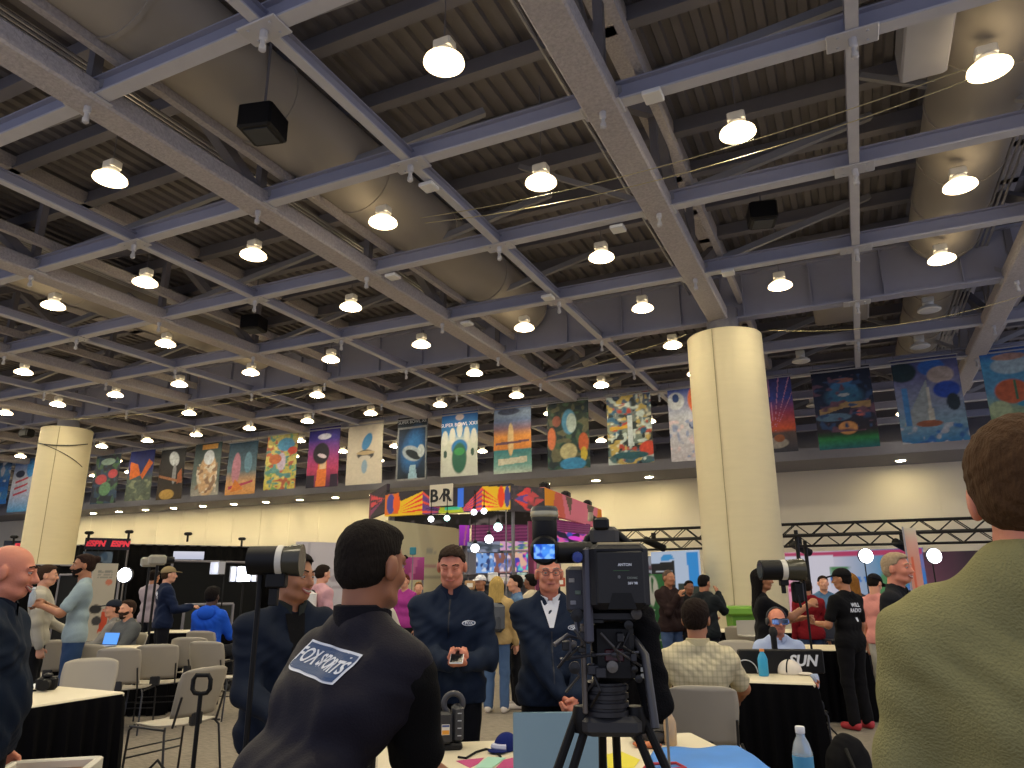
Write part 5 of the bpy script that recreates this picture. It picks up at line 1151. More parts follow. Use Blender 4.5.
b = MB(); b.tube([(X(575), -.01, z_(600)), (X(582), -.02, z_(640)), (X(570), -.03, z_(636)), (X(556), -.05, z_(645))], .006, 8); b.build('wire_loop', M('5a5a60', .4, .3), t, True)
b = MB(); b.tube([(X(637), 0, z_(640)), (X(646), -.05, z_(655)), (X(650), -.1, z_(720))], .010, 10); b.build('pan_handle', M('3c3c40', .4), t, True)
for k, (tx, ty, x0) in enumerate(((-.34, -.12, 583), (.36, -.10, 636), (.02, .45, 610))):
    for sgn in (-1, 1):
        b = MB(); b.tube([(X(x0) + sgn * .016, .0 if k < 2 else .05, z_(716)), (X(x0) * .2 + tx + sgn * .03, ty, .45)], .0105, 8); b.build('leg', m_blk, t, True)
    b = MB(); b.tube([(X(x0) * .2 + tx, ty, .55), (X(x0) * .2 + tx * 1.35, ty * 1.35, .015)], .013, 8); b.build('lower_leg', m_camd, t, True)
    b = MB(); b.lathe([(.022, -.03), (.028, 0), (.022, .03)], (X(x0), 0 if k < 2 else .05, z_(719)), 12, m=Matrix()); b.build('leg_joint', m_camd, t, True)
# black rain cover / cable bundle hanging at the right of the head
v, f = implicit([cap(A3(X(648), .0, z_(620)), A3(X(657), .0, z_(705)), .032, .040, ((0, 1, 0), .5), .02), cap(A3(X(630), 0, z_(612)), A3(X(650), 0, z_(625)), .02, .03, None, .02)], .007, .02, folds(.005, 2.5))
b = MB(); b.add(v.tolist(), f.tolist()); c_ = b.build('rain_cover', cloth('101013'), t, True)
for py in (669, 675): g = MB(); g.box(X(641), X(648), -.045, -.042, z_(py + 2.2), z_(py - 2.2), .001); g.build('white_tag', M('d8d8cc', .5), t)
rg = random.Random(5)
for k in range(26):
    px_, py_ = rg.uniform(568, 640), rg.uniform(612, 684); s1 = rg.uniform(.006, .016); s2 = rg.uniform(.005, .014); yy = rg.uniform(-.075, -.05)
    b = MB()
    if k % 3 == 0: b.lathe([(0, -s2), (s1, -s2 * .8), (s1, s2 * .8), (0, s2)], (X(px_), yy, z_(py_)), 12, m=Matrix.Rotation(PI / 2, 4, 'X')); nm = 'knob'
    elif k % 3 == 1: b.box(X(px_) - s1, X(px_) + s1, yy - .008, yy + .03, z_(py_) - s2, z_(py_) + s2, .002, ); nm = 'bracket'
    else: b.tube([(X(px_), yy, z_(py_)), (X(px_) + rg.uniform(-.03, .03), yy - .01, z_(py_) - .03), (X(px_) + rg.uniform(-.05, .05), yy + .02, z_(py_) - .07)], .0035, 6); nm = 'short_cable'
    b.build(nm, M(rg.choice(['1a1a1c', '0e0e10', '2c2c30', '4c4844', '6c6862' if k % 5 == 0 else '161618']), .4, .2), t, True)
# thin pale light stand to the right of the tripod
q = PT(665, 690, 2.3); t = thing('thin_stand', 'thin pale pole standing just right of the video tripod', 'pole', (q.x, q.y, 0), YAW)
b = MB(); zt = PT(665, 690, 2.3).z; b.tube([(0, 0, 0.02), (0, 0, zt)], .0045, 8); b.build('pole', M('8f8878', .4, .3), t, True)
for a in (0, 2.1, 4.2): b = MB(); b.tube([(0, 0, .12), (.18 * math.cos(a), .18 * math.sin(a), .01)], .005, 6); b.build('foot', m_blk, t)
b = MB(); b.box(-.009, .009, -.009, .009, zt - .05, zt, .003); b.build('clip', M('c8bfa0', .5), t)
# ================================================================ LONG VIEWFINDERS ON STANDS
def barrel(label, px0, px1, py0, py1, tt, standpx, ring0, ring1, rot, flip=1):
    s = tt / FPX; q = PT((px0 + px1) / 2, (py0 + py1) / 2, tt); w = (px1 - px0) * s; r = (py1 - py0) * s / 2
    t = thing('lens_camera', label, 'camera', q, YAW + rot); X = lambda p: (p - (px0 + px1) / 2) * s
    b = MB(); b.tube([(X(px0), 0, 0), (X(ring0), 0, 0)], r, 28, rs=[r * .97, r * .98]); b.build('front_barrel', m_camd, t, True)
    b = MB(); b.tube([(X(ring0), 0, 0), (X(ring1), 0, 0)], r * 1.02, 28); b.build('white_ring', M('cfccc0', .35), t, True)
    b = MB(); b.tube([(X(ring1), 0, 0), (X(ring1) + (X(px1) - X(ring1)) * .4, 0, 0), (X(px1), 0, 0)], r, 28, rs=[r * .95, r * 1.04, r * 1.1]); b.build('rear_barrel', M('3c3a2e', .25), t, True)  # olive reflection on the black barrel put into its colour
    b = MB(); b.tube([(X(px0) - .003, 0, 0), (X(px0) + .002, 0, 0)], r * .8, 24); b.build('front_glass', M('14304a', .05, .2), t, True)
    b = MB(); b.box(-.03, .05, -.03, .03, -r - .05, -r + .01, .006); b.box(-.015, .02, -.02, .02, -r - .12, -r - .05, .004); b.build('mount', m_camd, t)
    x = X(standpx); b = MB(); b.tube([(x, 0, -r * .6), (x, 0, -q.z + .03)], .011, 8); b.build('stand_pole', m_blk, t, True)
    for a in (.3, 2.4, 4.5): b = MB(); b.tube([(x, 0, -q.z + .3), (x + .3 * math.cos(a), .3 * math.sin(a), -q.z + .012)], .008, 6); b.build('stand_leg', m_blk, t, True)
barrel('long black camera lens with a white ring in front of the smiling man', 250, 302, 546, 575, 3.0, 262, 278, 284, .05)
barrel('long black camera lens with a white ring held up by the long-haired woman', 760, 803, 560, 580, 6.9, 803, 780, 785, 0)
q = PT(797, 590, 6.9); t = thing('monitor_grip', 'small black hand grip unit under the long lens at the woman s hands', 'grip', q, YAW); b = MB(); b.box(-.05, .06, -.04, .04, -.12, .08, .02); b.build('body', m_camd, t); b = MB(); b.tube([(-.02, -.05, -.05), (.0, -.06, -.16)], .012, 8); b.build('handle', m_camd, t, True)
# ================================================================ DRAPES, PARTITIONS AND SIGNS AT THE LEFT
m_pdr = M('060608', .95, spec=.1, name='pipe_drape'); m_part = M('101214', .8, spec=.15, name='dark_partition')
def drape_wall(name, lab, A, B, h, mat=m_pdr, amp=.05, ppm=2.2):
    A = Vector((A[0], A[1], 0)); B = Vector((B[0], B[1], 0)); d = B - A; Ln = d.length; d.normalize(); n_ = Vector((d.y, -d.x, 0)); t = thing(name, lab, 'drape' if amp else 'partition', A)
    n = max(2, int(Ln * 10)) if amp else 2; v = []
    for z in (.02, h):
        for i in range(n + 1): p = d * (Ln * i / n) + n_ * (amp * math.sin(i / n * Ln * ppm * 2 * PI)); v.append((p.x, p.y, z))
    b = MB(); b.add(v, [(i, i + 1, n + 2 + i, n + 1 + i) for i in range(n)]); o = b.build('cloth' if amp else 'panel', mat, t, bool(amp)); md = o.modifiers.new('t', 'SOLIDIFY'); md.thickness = .03
    b = MB(); b.tube([(0, 0, h), tuple(d * Ln + Vector((0, 0, h)))], .025, 8); b.build('top_pipe', m_dark, t, True)
    for s in (0, 1): b = MB(); b.tube([tuple(d * Ln * s), tuple(d * Ln * s + Vector((0, 0, h)))], .025, 8); b.build('upright', m_dark, t, True)
    return t
P = lambda px, t: (PT(px, 575, t).x, PT(px, 575, t).y)
drape_wall('pipe_drape', 'long black pipe and drape wall across the left background', P(-60, 37), P(125, 31.0), 3.2)
drape_wall('pipe_drape', 'black drape wall continuing behind the smiling man to the white backdrop', P(125, 31.0), P(372, 37), 3.15)
drape_wall('pipe_drape', 'lower black drape hiding the foot of the left column', P(-50, 19), P(88, 20.5), 2.0)
drape_wall('dark_partition', 'dark grey partition wall behind the person in bright blue', P(171, 15.5), P(262, 17.5), 1.97, m_part, 0)
drape_wall('dark_partition', 'short dark partition behind the seated men at left', P(60, 17), P(120, 16), 1.7, m_part, 0)
drape_wall('dark_partition', 'lower dark partition with a grey edge beside the person in bright blue', P(188, 13), P(236, 13.5), 1.12, M('23261f', .8), 0)
def board(name, lab, cat, px0, px1, py0, py1, t0, t1, art, emit=0., foot=True, thick=.04):
    """flat board whose left edge is at (px0,t0) and right edge at (px1,t1); py0 top, py1 bottom at the left edge"""
    A = PT(px0, 575, t0); B = PT(px1, 575, t1); zt = PT(px0, py0, t0).z; zb = max(0.02, PT(px0, py1, t0).z)
    d = Vector((B.x - A.x, B.y - A.y, 0)); w = d.length; t = thing(name, lab, cat, ((A.x + B.x) / 2, (A.y + B.y) / 2, 0), math.atan2(d.y, d.x))
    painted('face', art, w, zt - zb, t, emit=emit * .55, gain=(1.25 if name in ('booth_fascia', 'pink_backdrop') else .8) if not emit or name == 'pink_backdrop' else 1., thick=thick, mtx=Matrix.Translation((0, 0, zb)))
    if foot:
        for s in (-1, 1): b = MB(); b.tube([(s * w * .46, .05, 0), (s * w * .46, .05, zt)], .02, 8); b.build('support_post', m_dark, t, True)
    t['_w'] = w; return t, w, zt, zb
a = Art(60, 12, '15203c'); t, w, zt, zb = board('broadcast_sign', 'navy sign band with red lettering above the drape right of the left column', 'sign', 80, 126, 537, 549, 29.6, 30.5, a)
m_red = M('d8344a', .5, emit=.18)
for k in (-.27, .27): text_mesh('lettering', 'ESPN', .31, m_red, t, Matrix.Translation((k * w, -.05, (zt + zb) / 2)) @ FX, .01, .2, .02)
t, w, zt, zb = board('broadcast_sign', 'navy sign band with red lettering left of the left column', 'sign', -2, 27, 540, 552, 33.5, 34.0, Art(40, 12, '15203c'))
text_mesh('lettering', 'ESPN', .36, m_red, t, Matrix.Translation((.22 * w, -.05, (zt + zb) / 2)) @ FX, .01, .2, .02)
a = Art(40, 30, '1c2c3c'); a.blot(7, ['3c5a70', '0e1418', '6a7a84'], .55); board('video_wall', 'dim bluish video wall below the navy sign', 'screen', 80, 110, 551, 575, 29.2, 29.8, a, emit=.35)
a = Art(20, 20, 'c8c8d8'); a.grad([(0, 'c4c8dc'), (1, 'dcdcea')]); board('white_monitor', 'pale lit panel above the dark partition', 'screen', 171, 202, 551, 559, 17.0, 17.3, a, emit=.8)
a = Art(30, 60, 'b8b2a4'); a.ell(.7, .75, .15, .04, 'c87a60').ell(.3, .4, .25, .06, '26262a').poly([(.5, .1), (.8, .12), (.9, .42), (.6, .4)], 'c84a2c').ell(.4, .25, .2, .06, '3a3a3e').rows(.2, .8, .8, .92, 3, '8a8a84'); board('standing_poster', 'cream standing poster with black and orange shapes behind the man in the light t-shirt', 'poster', 93, 117, 563, 640, 14.0, 14.4, a)
a = Art(60, 70, 'cfcbd6'); a.grad([(0, 'c8c4d0'), (1, 'd2ced8')]).ell(.55, .62, .12, .04, 'b0a8b4').rows(.42, .7, .52, .56, 1, 'b4acb8').poly([(.15, 0), (.17, 0), (.17, 1), (.15, 1)], 'bab6c2').poly([(.85, 0), (.87, 0), (.87, 1), (.85, 1)], 'bab6c2'); board('white_backdrop', 'white fabric backdrop with a faint emblem behind the vested man', 'backdrop', 294, 372, 541, 640, 17.2, 18.4, a)
# small dark cameras on the drape top, security cameras on the wall
for (px, py, tt, lab) in ((129, 533, 30.6, 'small black camera clamp on the drape top at the end of the navy sign'), (188, 535, 32, 'small black camera clamp on the drape top above the pale lit panel'), (242, 540, 33.4, 'small black camera clamp on the drape top left of the white backdrop'), (89, 534, 29.6, 'small black fixture on top of the navy sign'), (14, 538, 33.6, 'small black fixture on the sign left of the left column')):
    q = PT(px, py, tt); t = thing('camera_clamp', lab, 'camera', q, YAW); b = MB(); b.box(-.16, .16, -.1, .1, -.02, .12, .04); b.build('body', m_blk, t); b = MB(); b.tube([(0, 0, 0), (0, 0, -.3)], .05, 8); b.build('stem', m_blk, t)
# studio lights at the left
m_bright = M('eef2ff', emit=7., name='studio_light')
def studio(px, py, tt, r, lab, panel=False, rz=0.):
    q = PT(px, py, tt); t = thing('studio_light', lab, 'lamp', q, YAW + rz)
    if panel:
        b = MB(); b.box(-r, r, -.02, .03, -r * 1.15, r * 1.15, .02); b.build('housing', m_black, t); b = MB(); b.box(-r * .82, r * .82, -.03, -.021, -r * .95, r * .95); b.build('diffuser', m_bright, t)
        for s in (-1, 1): b = MB(); b.box(-.01, .01, -.16, 0, -r, r, m=Matrix.Translation((s * r * 1.05, 0, 0)) @ RZ(s * .5)); b.build('barn_door', M('b8bcc8', .4), t)
    else:
        b = MB(); b.lathe([(0, -.03), (r, -.02), (r, .02), (r * .7, .08), (0, .1)], n=28, m=Matrix.Rotation(PI / 2, 4, 'X') @ Matrix.Rotation(PI, 4, 'X')); b.build('housing', m_black, t, True); b = MB(); b.lathe([(0, 0), (r * .93, 0), (r * .93, .012), (0, .012)], (0, -.05, 0), 28, m=Matrix.Rotation(PI / 2, 4, 'X')); b.build('diffuser', m_bright, t, True)
    b = MB(); b.tube([(0, .06, 0), (0, .06, -q.z + .02)], .015, 8); b.build('stand_pole', m_blk, t, True)
    for a in (.5, 2.6, 4.7): b = MB(); b.tube([(0, .06, -q.z + .35), (.4 * math.cos(a), .06 + .4 * math.sin(a), -q.z + .012)], .01, 6); b.build('stand_leg', m_blk, t)
studio(126, 575, 12.8, .13, 'round glowing studio light on a stand beside the plaid shirt')
studio(222, 568, 13.2, .11, 'square led panel light with barn doors, turned aside, left of the brighter one', True, -.8)
studio(244, 574, 11.7, .12, 'bright square led panel light beside the smiling man', True, .3)
studio(865, 556, 17.5, .18, 'round blazing studio light before the pink backdrop at right')
studio(933, 556, 16.0, .17, 'round blazing studio light right of the laughing man')
for (px, py, tt, lab) in ((150, 562, 12.3, 'pale studio camera raised above the person in plaid'), (158, 560, 11.6, 'tan cloth covered camera beside the camouflage cap')):
    q = PT(px, py, tt); t = thing('studio_camera', lab, 'camera', q, YAW + .6); b = MB(); b.box(-.14, .12, -.09, .09, -.08, .08, .03); b.build('body', M('8f8c80', .6), t); b = MB(); b.tube([(.12, 0, 0), (.24, 0, 0)], .055, 14); b.build('lens', m_blk, t, True); b = MB(); b.tube([(0, 0, -.08), (0, 0, -q.z)], .02, 8); b.build('pedestal', m_blk, t)
# ================================================================ COLOURFUL BOOTH IN THE MIDDLE
def fascia(front, w, h, seed=0):
    a = Art(int(w * 26), int(h * 40), '2a2630')
    return a
TL, TM, TR = 21.3, 19.3, 29.0
a = Art(150, 34, '2c2831')      # main front band: sunburst peaks
def burst(a, cx, cy, x0, x1, n, cols, top):
    w = x1 - x0
    for k in range(n):
        t0, t1 = k / n, (k + 1) / n
        a.poly([(cx, cy), (x1 if cx < (x0 + x1) / 2 else x0, top(t0)), (x1 if cx < (x0 + x1) / 2 else x0, top(t1))], cols[k % len(cols)])
a.poly([(0, .0), (.32, .0), (.32, .95), (.14, .6), (0, .9)], 'd8b01c')
for k in range(4): a.poly([(.12, .1 + .06 * k), (.32, .13 + .22 * k), (.32, .24 + .22 * k)], 'd8402a')
a.poly([(.0, .05), (.12, .08), (.12, .95), (0, .9)], 'c86a20')
a.ell(.05, .5, .035, .42, '44448a', 0, .1).ell(.10, .5, .03, .4, 'd85a1c', 0, .1)
for k in range(5): a.poly([(.32, .95 - .2 * k), (.32, .84 - .2 * k), (.50, .06 + .03 * k if k < 4 else .02)], '5a3a80' if k % 2 else 'd84a3c'); a.poly([(.32, .84 - .2 * k), (.32, .74 - .2 * k), (.5, .04)], '6a3a7c')
for k in range(5): a.poly([(.79, .95 - .2 * k), (.79, .84 - .2 * k), (.62, .04)], 'd84a3c'); a.poly([(.79, .84 - .2 * k), (.79, .74 - .2 * k), (.62, .04)], '6a3a7c')
a.poly([(.79, 0), (1, 0), (1, .9), (.92, .9), (.79, .96)], 'd8b01c')
for k in range(4): a.poly([(.93, .1 + .06 * k), (.79, .13 + .22 * k), (.79, .24 + .22 * k)], 'd8402a')
a.ell(.93, .5, .025, .42, 'd8401c', 0, .1).ell(.975, .5, .02, .42, '44448a', 0, .1)
a.poly([(.45, 0), (.65, 0), (.63, .22), (.46, .22)], 'a8b828').poly([(.5, .12), (.62, .12), (.62, .22), (.5, .22)], '40b890').poly([(.6, .2), (.645, .2), (.645, .95), (.6, .95)], '2f6ae0')
t, w, zt, zb = board('booth_fascia', 'bright sunburst fascia band of the colourful booth with the letter sign', 'sign', 382, 511, 490, 515, TL, TM, a, thick=.2)
for s in (-1, 1): b = MB(); b.tube([(s * w * .48, .3, 0), (s * w * .48, .3, zb)], .05, 8); b.build('mast', m_dark, t)
xs = (.475 - .5) * w; hh = (zt - zb)
b = MB(); b.box(xs - .40, xs + .40, -.06, .0, zb + .28 * hh, zb + 1.16 * hh, .01); sg = b.build('letter_panel', M('cfc6b4', .6), t)
text_mesh('lettering', 'B R', .52, M('17171a', .6), sg, Matrix.Translation((xs, -.07, zb + .68 * hh)) @ FX, .01, 0, .012); text_mesh('slash', '/', .26, M('17171a', .6), sg, Matrix.Translation((xs + .0, -.07, zb + .66 * hh)) @ FX, .01, .4, .01)
# left return of the fascia (dark with red bursts)
a = Art(24, 34, '2a2030'); a.poly([(.9, .5), (.1, .9), (.1, .7)], 'c8404a').poly([(.9, .5), (.1, .6), (.1, .4)], 'c8404a').poly([(.9, .5), (.1, .3), (.1, .1)], '7a3060').poly([(0, 0), (.12, 0), (.12, 1), (0, 1)], '6a2440').blot(8, ['14121a'], .7)
board('booth_fascia', 'dark left return of the booth fascia with red rays', 'sign', 366, 383, 491, 518, 23.8, 21.3, a, foot=False, thick=.1)
# corner tower and right return
a = Art(50, 34, '3a3840'); a.poly([(.02, .5), (.5, .95), (.5, .05)], 'd84a3c').poly([(.02, .5), (.5, .7), (.5, .3)], '5a4a9a').poly([(.98, .5), (.5, .95), (.5, .05)], 'b84a50').ell(.5, .85, .12, .1, 'c8404a').ell(.5, .5, .14, .12, 'c84a5a').ell(.5, .15, .12, .1, 'c8404a').blot(9, ['4a4048'], .68)
board('booth_fascia', 'corner piece of the booth fascia with red and violet diamonds', 'sign', 511, 546, 482, 509, 19.3, 19.9, a, foot=False, thick=.15)
a = Art(70, 34, 'd0708a'); a.poly([(0, 0), (.12, 0), (.25, 1), (0, 1)], 'd8901c').poly([(.1, 0), (.3, 0), (.25, 1), (.15, 1)], 'c85a50').poly([(.3, 1), (.42, 1), (.38, .2)], '5a4a40').poly([(.68, 1), (.84, 1), (.74, .15)], '5a5048').poly([(.86, 0), (1, 0), (1, 1), (.92, 1)], 'e0841c')
t, w, zt, zb = board('booth_fascia', 'pink and orange right return of the booth fascia', 'sign', 546, 604, 484, 511, 19.9, 26.5, a, foot=False, thick=.15)
for s in (-.42, -.1, .3): b = MB(); b.box(s * w - .2, s * w + .2, .05, .3, zt - .02, zt + .22, .06); b.build('roof_fixture', m_black, t)
# dark ceiling rig strip under the band and spots
a = Art(80, 10, '0f0e14'); a.blot(12, ['2a2a3a', '60606a'], .72)
board('booth_rig', 'dark lighting rig strip below the sunburst fascia', 'rig', 386, 470, 514, 529, 23.0, 22.6, a, foot=False)
b_ = Art(60, 10, '0f0e14'); b_.blot(12, ['2a2a3a', '7a7a84'], .72); board('booth_rig', 'dark lighting rig strip in the booth right of the hanging spots', 'rig', 470, 560, 509, 524, 22.6, 23.2, b_, foot=False)
m_spot = M('f4f8ff', emit=2.)
for i, (px, py, lab) in enumerate(((431, 519, 'white hanging spotlight cluster in the booth rig, leftmost'), (447, 518, 'bluish hanging spotlight in the booth rig'), (474, 512, 'small white spotlight above the pink booth panel'), (484, 511, 'small white spotlight right of the previous one in the booth'), (475, 548, 'white globe lamp beside the short haired man s head'), (489, 539, 'white globe lamp higher up in the booth'), (498, 527, 'greenish globe lamp in the middle of the booth'))):
    q = PT(px, py, 20.0); t = thing('booth_lamp', lab, 'lamp', q); r = .13 if i > 3 else .09
    b = MB(); b.lathe([(0, -r), (r * .7, -r * .7), (r, 0), (r * .7, r * .6), (r * .3, r * .9)], n=14); b.build('globe', m_spot if i not in (1, 6) else M('b8f0e8', emit=1.6), t, True)
    b = MB(); b.lathe([(r * .4, r * .8), (r * .5, r * 1.4), (r * .2, r * 1.8)], n=10); b.build('fitting', m_black, t, True); b = MB(); b.tube([(0, 0, r), (0, 0, max(.3, 4.0 - q.z))], .012, 5); b.build('cord', m_black, t)
# magenta column banners
for (px0, px1, y0, y1, tt, c0, c1, lab) in ((459, 469, 524, 545, 20.6, 'c83ad8', '8a2aa8', 'glowing magenta pod hanging at the left of the booth'), (529, 539, 520, 640, 19.6, '8a3a60', '5a2450', 'dark pink booth post with slanting stripes'), (398, 424, 557, 580, 13.8, 'b84a98', '8a2a60', 'magenta flag panel at the booth counter')):
    a = Art(14, 40); a.grad([(0, c1), (1, c0)], 1).poly([(.4, 0), (.55, 0), (.8, 1), (.6, 1)], 'c86a9a'); board('magenta_panel', lab, 'panel', px0, px1, y0, y1, tt, tt + .1, a, emit=.5 if y1 == 545 else 0.)
# back wall of the booth: pink striped canopy, shelves full of screens
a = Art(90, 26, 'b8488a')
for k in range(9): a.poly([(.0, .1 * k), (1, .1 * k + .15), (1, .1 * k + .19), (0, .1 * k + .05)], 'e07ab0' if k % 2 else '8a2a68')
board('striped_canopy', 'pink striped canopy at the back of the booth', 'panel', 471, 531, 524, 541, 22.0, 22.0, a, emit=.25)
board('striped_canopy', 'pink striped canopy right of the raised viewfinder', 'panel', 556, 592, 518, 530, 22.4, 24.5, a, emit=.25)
a = Art(50, 30, '6a3a8a'); a.blot(6, ['c83ad0', '3a4aa8', 'e060a0', '1c1430'], .52).ell(.9, .1, .2, .15, 'e84a70').ell(.6, .5, .2, .2, 'e040d0'); board('display_screen', 'violet and pink screen right of the raised viewfinder', 'screen', 556, 588, 530, 541, 22.4, 24.3, a, emit=.8, foot=False)
SC = [(467, 500, 541, 552, '5a6472', ['8a90a8', '3a4450']), (500, 532, 541, 550, '8aa07a', ['c8d070', '4a6a9a', 'd8a0c8']), (476, 494, 553, 573, '5f8ac8', ['d8e0f0', '2a3c70', '7aa8e8']), (494, 512, 553, 573, '8a84b0', ['e8d0d8', '3a70c0', '8a5a50']), (512, 531, 552, 572, '3a8ac8', ['60d0c8', 'e060a8', '4a40b0', 'e8b8a0'])]
for i, (x0, x1, y0, y1, c, cs) in enumerate(SC):
    a = Art(30, 24, c); a.blot(5, cs, .52); board('display_screen', ['grey and blue screen strip behind the short haired man', 'green and violet screen strip below the pink canopy', 'blue and white display screen above the blonde woman', 'violet and white display screen above the man in blue', 'cyan and magenta display screen next to the dark pink post'][i], 'screen', x0, x1, y0, y1, 20.4, 20.4, a, emit=.75, foot=False)
a = Art(60, 40, '5a6066'); a.blot(8, ['8a9298', '3a3e44', 'a8a4a0'], .55); t, w, zt, zb = board('booth_backwall', 'grey shelving wall of the booth behind the display screens', 'wall panel', 462, 560, 541, 655, 20.9, 21.4, a)
b = MB()
for z in (.9, 1.4, 1.7): b.box(-w / 2, w / 2, -.4, -.05, z, z + .04)
b.build('shelf', m_dark, t)
for i, (px, py, c, lab) in enumerate(((493, 577, 'd8dce4', 'white box on the booth shelf above the white cap'), (505, 579, 'c8b8c8', 'pale pink box on the booth shelf'), (522, 577, 'a8c8d0', 'pale blue box on the booth shelf'), (470, 585, 'b08a60', 'tan box on the booth shelf'), (560, 582, 'b85a40', 'rust coloured box beside the older man s ear'), (572, 590, '9a9a9e', 'grey box right of the older man'))):
    q = PT(px, py, 19.6); b = MB(); b.box(-.14, .14, -.1, .1, -.12, .12, .02); o = b.build('product_box', M(c, .5), loc=q, rot=YAW); tag(o, lab, 'box')
    b = MB(); b.box(-.08, .08, -.104, -.1, -.06, .05); b.build('front_label', M('e4e2da', .5), o)
# cream partition with poster
a = Art(60, 40, 'c9c2a0'); a.rows(.48, .62, .74, .80, 1, 'a8a898').rows(.4, .62, .6, .66, 1, 'b88a8a').poly([(0, .52), (1, .5), (1, .505), (0, .53)], 'a09a84'); t, w, zt, zb = board('cream_partition', 'cream partition wall of the booth behind the vested man', 'partition', 386, 462, 519, 660, 19.6, 23.0, a, foot=False, thick=.1)
for i, (px, c, lab) in enumerate(((398, 'c8c0b8', 'small white merchandise card on the magenta counter'), (413, '2a7a8a', 'small teal merchandise card on the magenta counter'))):
    q = PT(px, 551, 13.6); b = MB(); b.box(-.06, .06, -.03, .03, -.07, .07, .01); o = b.build('display_card', M(c, .5), loc=q, rot=YAW); tag(o, lab, 'card'); b = MB(); b.tube([(0, 0, -.07), (0, 0, -q.z)], .01, 6); b.build('stem', m_dark, o)
q = PT(428, 605, 13.0); t = thing('booth_counter', 'booth counter covered with yellow and red goods', 'counter', (q.x, q.y, 0), YAW); b = MB(); b.box(-.9, .6, -.3, .4, 0, 1.05, .03); b.build('counter', M('2a2426', .6), t); b = MB(); b.box(-.9, .6, -.3, .4, 1.05, 1.1); b.build('worktop', M('7a2a30', .5), t)
for i, (x, c, lab) in enumerate(((-.45, 'c8b040', 'yellow bundle on the booth counter, leftmost'), (-.1, 'a83240', 'red bundle on the booth counter'), (.2, 'd8d040', 'bright yellow bundle on the booth counter nearest the navy jacket'), (.42, '2c2c30', 'dark bundle at the right end of the booth counter'))):
    v, f = implicit([ell(A3(0, 0, .07), (.15, .1, .09), None, .02)], .015, .02, folds(.01, 2), lambda X, Y, Z: .001 - Z); b = MB(); b.add(v.tolist(), f.tolist()); o = b.build('goods_bundle', cloth(c), smooth=True); o.location = t.matrix_basis @ Vector((x, 0, 1.1)) if False else Vector((q.x + x * math.cos(YAW), q.y + x * math.sin(YAW), 1.1)); tag(o, lab, 'bundle')
# ================================================================ RIGHT: TRUSS, BACKDROPS
m_tr = M('141416', .5, .3, name='black_truss')
def truss(lab, A, B, s=.3):
    A, B = Vector(A), Vector(B); t = thing('lighting_truss', lab, 'truss', A); d = B - A; Ln = d.length; d.normalize(); n_ = Vector((d.y, -d.x, 0)); U = Vector((0, 0, 1)); b = MB(); C4 = [n_ * s * a + U * s * c for a in (-.5, .5) for c in (-.5, .5)]
    for c in C4: b.tube([c, c + d * Ln], .028, 8)
    b.build('chord', m_tr, t, True); b = MB(); k = int(Ln / .35)
    for i in range(k):
        for p, q in ((0, 1), (2, 3), (1, 3), (0, 2)):
            if i % 2: p, q = q, p
            b.tube([C4[p] + d * (Ln * i / k), C4[q] + d * (Ln * (i + 1) / k)], .014, 5)
    b.build('lacing', m_tr, t)
    for s2 in (0.0, .5, 1.0): b = MB(); p = d * Ln * s2; b.tube([p, (p.x, p.y, -A.z)], .05, 8); b.build('tower', m_tr, t, True)
    return t
qa, qb = PT(600, 546, 23.2), PT(1040, 533, 17.0)
qa = PYp(600, 544, 20.2); qb = PYp(1045, 529, 20.2)
truss('long black lattice truss crossing behind the thick round column', (qa.x, 20.2, 2.75), (qb.x, 20.2, 2.75))
truss('second black lattice truss parallel to and a little behind the first, right side', (PYp(612, 548, 21.6).x, 21.6, 2.55), (qb.x + .3, 21.6, 2.55))
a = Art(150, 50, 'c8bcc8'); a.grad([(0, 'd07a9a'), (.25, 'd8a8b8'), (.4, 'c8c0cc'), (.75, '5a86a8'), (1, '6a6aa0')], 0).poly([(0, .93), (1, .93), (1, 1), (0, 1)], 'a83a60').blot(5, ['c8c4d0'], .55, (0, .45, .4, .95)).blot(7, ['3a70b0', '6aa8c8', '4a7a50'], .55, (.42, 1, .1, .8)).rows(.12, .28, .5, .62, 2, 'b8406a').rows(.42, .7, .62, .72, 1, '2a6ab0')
board('pink_backdrop', 'pink to blue printed backdrop wall below the truss at right', 'backdrop', 772, 926, 553, 640, 22.0, 18.5, a, emit=.62)  # print given its own glow so the wall looks brightly lit
a = Art(40, 50, '4a3a50'); a.grad([(0, '8a5a7a'), (.4, '4a3a50'), (1, '2c2434')], 0); board('plum_backdrop', 'dark plum backdrop right of the orange feather flag', 'backdrop', 926, 1045, 552, 640, 18.5, 16.5, a)
a = Art(40, 40, 'c8d8f0'); a.poly([(.0, 0), (.5, 0), (.5, .8), (0, .75)], '14161c').rows(.08, .45, .45, .7, 2, 'c8ccd4', .3).poly([(.55, 0), (1, 0), (1, .35), (.55, .35)], '2c3630').poly([(.8, .3), (1, .3), (1, .95), (.75, .95)], '2f9ae8').poly([(.2, .8), (.5, .83), (.45, .95), (.25, .92)], '3fa0e0')
board('display_screen', 'blue, white and black lit screen wall left of the thick column', 'screen', 652, 700, 552, 600, 17.5, 16.2, a, emit=.55)
a = Art(30, 30, '6a4a54'); a.blot(5, ['9a7a84', '3a2a34', 'c8ccd8'], .55); board('display_screen', 'muted pink screen between the broadcast camera and the green banner', 'screen', 634, 654, 556, 580, 17.6, 17.5, a, emit=.3)
a = Art(26, 60, '2f7a3a'); a.ell(.35, .78, .3, .2, 'd8d8c8').rows(.2, .8, .12, .6, 6, 'c8d4c0', .25).blot(5, ['256a30'], .6); board('green_banner', 'green standing banner with white writing behind the broadcast camera', 'banner', 645, 664, 574, 650, 11.6, 11.9, a)
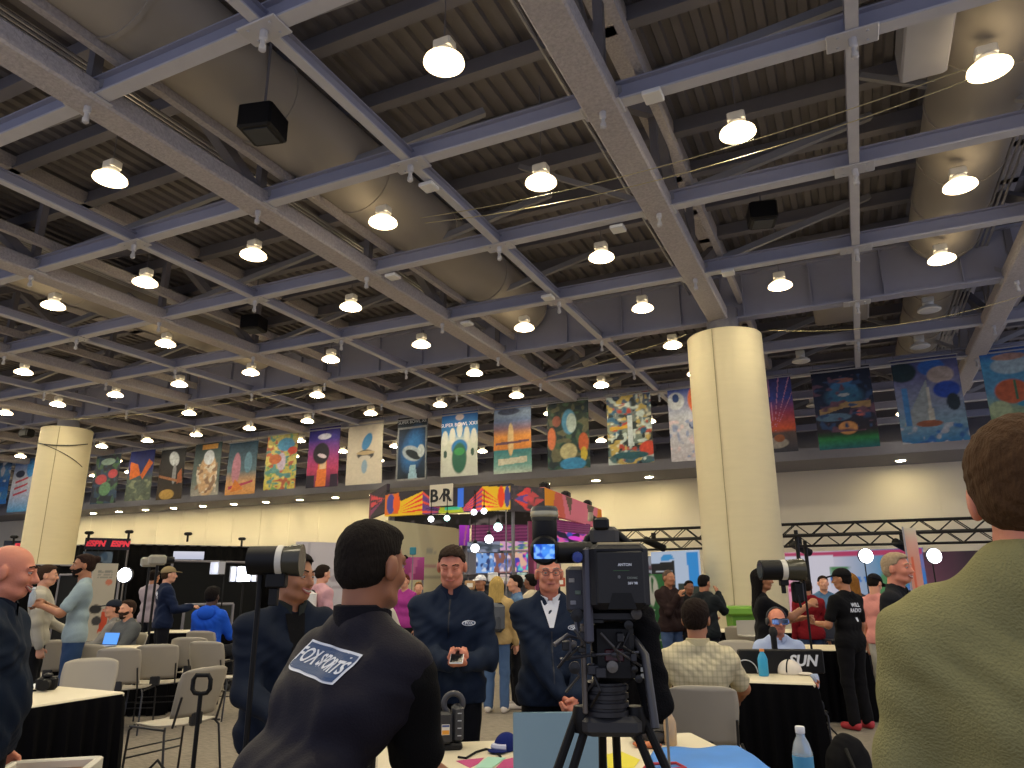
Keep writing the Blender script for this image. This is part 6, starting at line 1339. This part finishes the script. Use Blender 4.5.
# feather flag
q = PT(917, 575, 12.5); t = thing('feather_flag', 'tall narrow orange and cream feather flag beside the laughing man', 'flag', (q.x, q.y, 0), YAW + .1); zt = PT(911, 527, 12.5).z
a = Art(14, 60); a.grad([(0, 'e0a890'), (.6, 'd8907a'), (.85, 'd8a898'), (1, 'cfc8b0')]).poly([(.3, .1), (.4, .1), (.4, .7), (.3, .7)], 'd86a4a'); painted('flag_cloth', a, .26, zt - .7, t, thick=.01, curve=.04, mtx=Matrix.Translation((0, 0, .7)) @ Matrix.Rotation(.0, 4, 'Y')); b = MB(); b.tube([(-.13, 0, 0), (-.14, 0, zt + .02)], .015, 8); b.build('pole', m_pole, t, True)
b = MB(); b.lathe([(.2, 0), (.2, .02)], n=16); b.build('foot', m_dark, t)
# extra lamp fixtures on the truss
for (px, py, tt, lab) in ((800, 549, 20.4, 'black stage fixture slung below the truss beside the thick column'), (904, 548, 18.8, 'black stage fixture above the laughing man'), (654, 545, 21, 'black stage fixture on the truss left of the column')):
    q = PT(px, py, tt); t = thing('stage_fixture', lab, 'lamp', q, YAW + .4); b = MB(); b.tube([(-.3, 0, .15), (.35, 0, -.1)], .11, 12); b.build('can', m_blk, t, True); b = MB(); b.box(-.05, .05, -.05, .05, 0, .35); b.build('yoke', m_blk, t)
# ================================================================ CAMERA, WORLD, COLOUR
cd = bpy.data.cameras.new('camera'); co = bpy.data.objects.new('camera', cd); COL.objects.link(co)
cd.sensor_width = 36; cd.lens = FPX / 1024 * 36; cd.clip_start = .05; cd.clip_end = 200
Rw, Uw, Fw = c2w(_R), c2w(_U), c2w(_F)
m = Matrix(((Rw.x, Uw.x, -Fw.x, 0), (Rw.y, Uw.y, -Fw.y, 0), (Rw.z, Uw.z, -Fw.z, CH), (0, 0, 0, 1))); co.matrix_world = m
bpy.context.scene.camera = co
w = bpy.data.worlds.new('ambient_fill'); w.use_nodes = True; bg = w.node_tree.nodes['Background']; bg.inputs['Color'].default_value = (.62, .66, .85, 1); bg.inputs['Strength'].default_value = .45  # even blue-grey fill light added, no fixture of the hall
sc = bpy.context.scene; sc.world = w
vs = sc.view_settings; vs.view_transform = 'Standard'; vs.look = 'None'; vs.gamma = 1; vs.use_curve_mapping = False; vs.exposure = 1.0
sc.cycles.use_denoising = True; sc.cycles.max_bounces = 6; sc.cycles.diffuse_bounces = 4; sc.cycles.sample_clamp_indirect = 4
for o in bpy.data.objects:
    if '_w' in o: del o['_w']
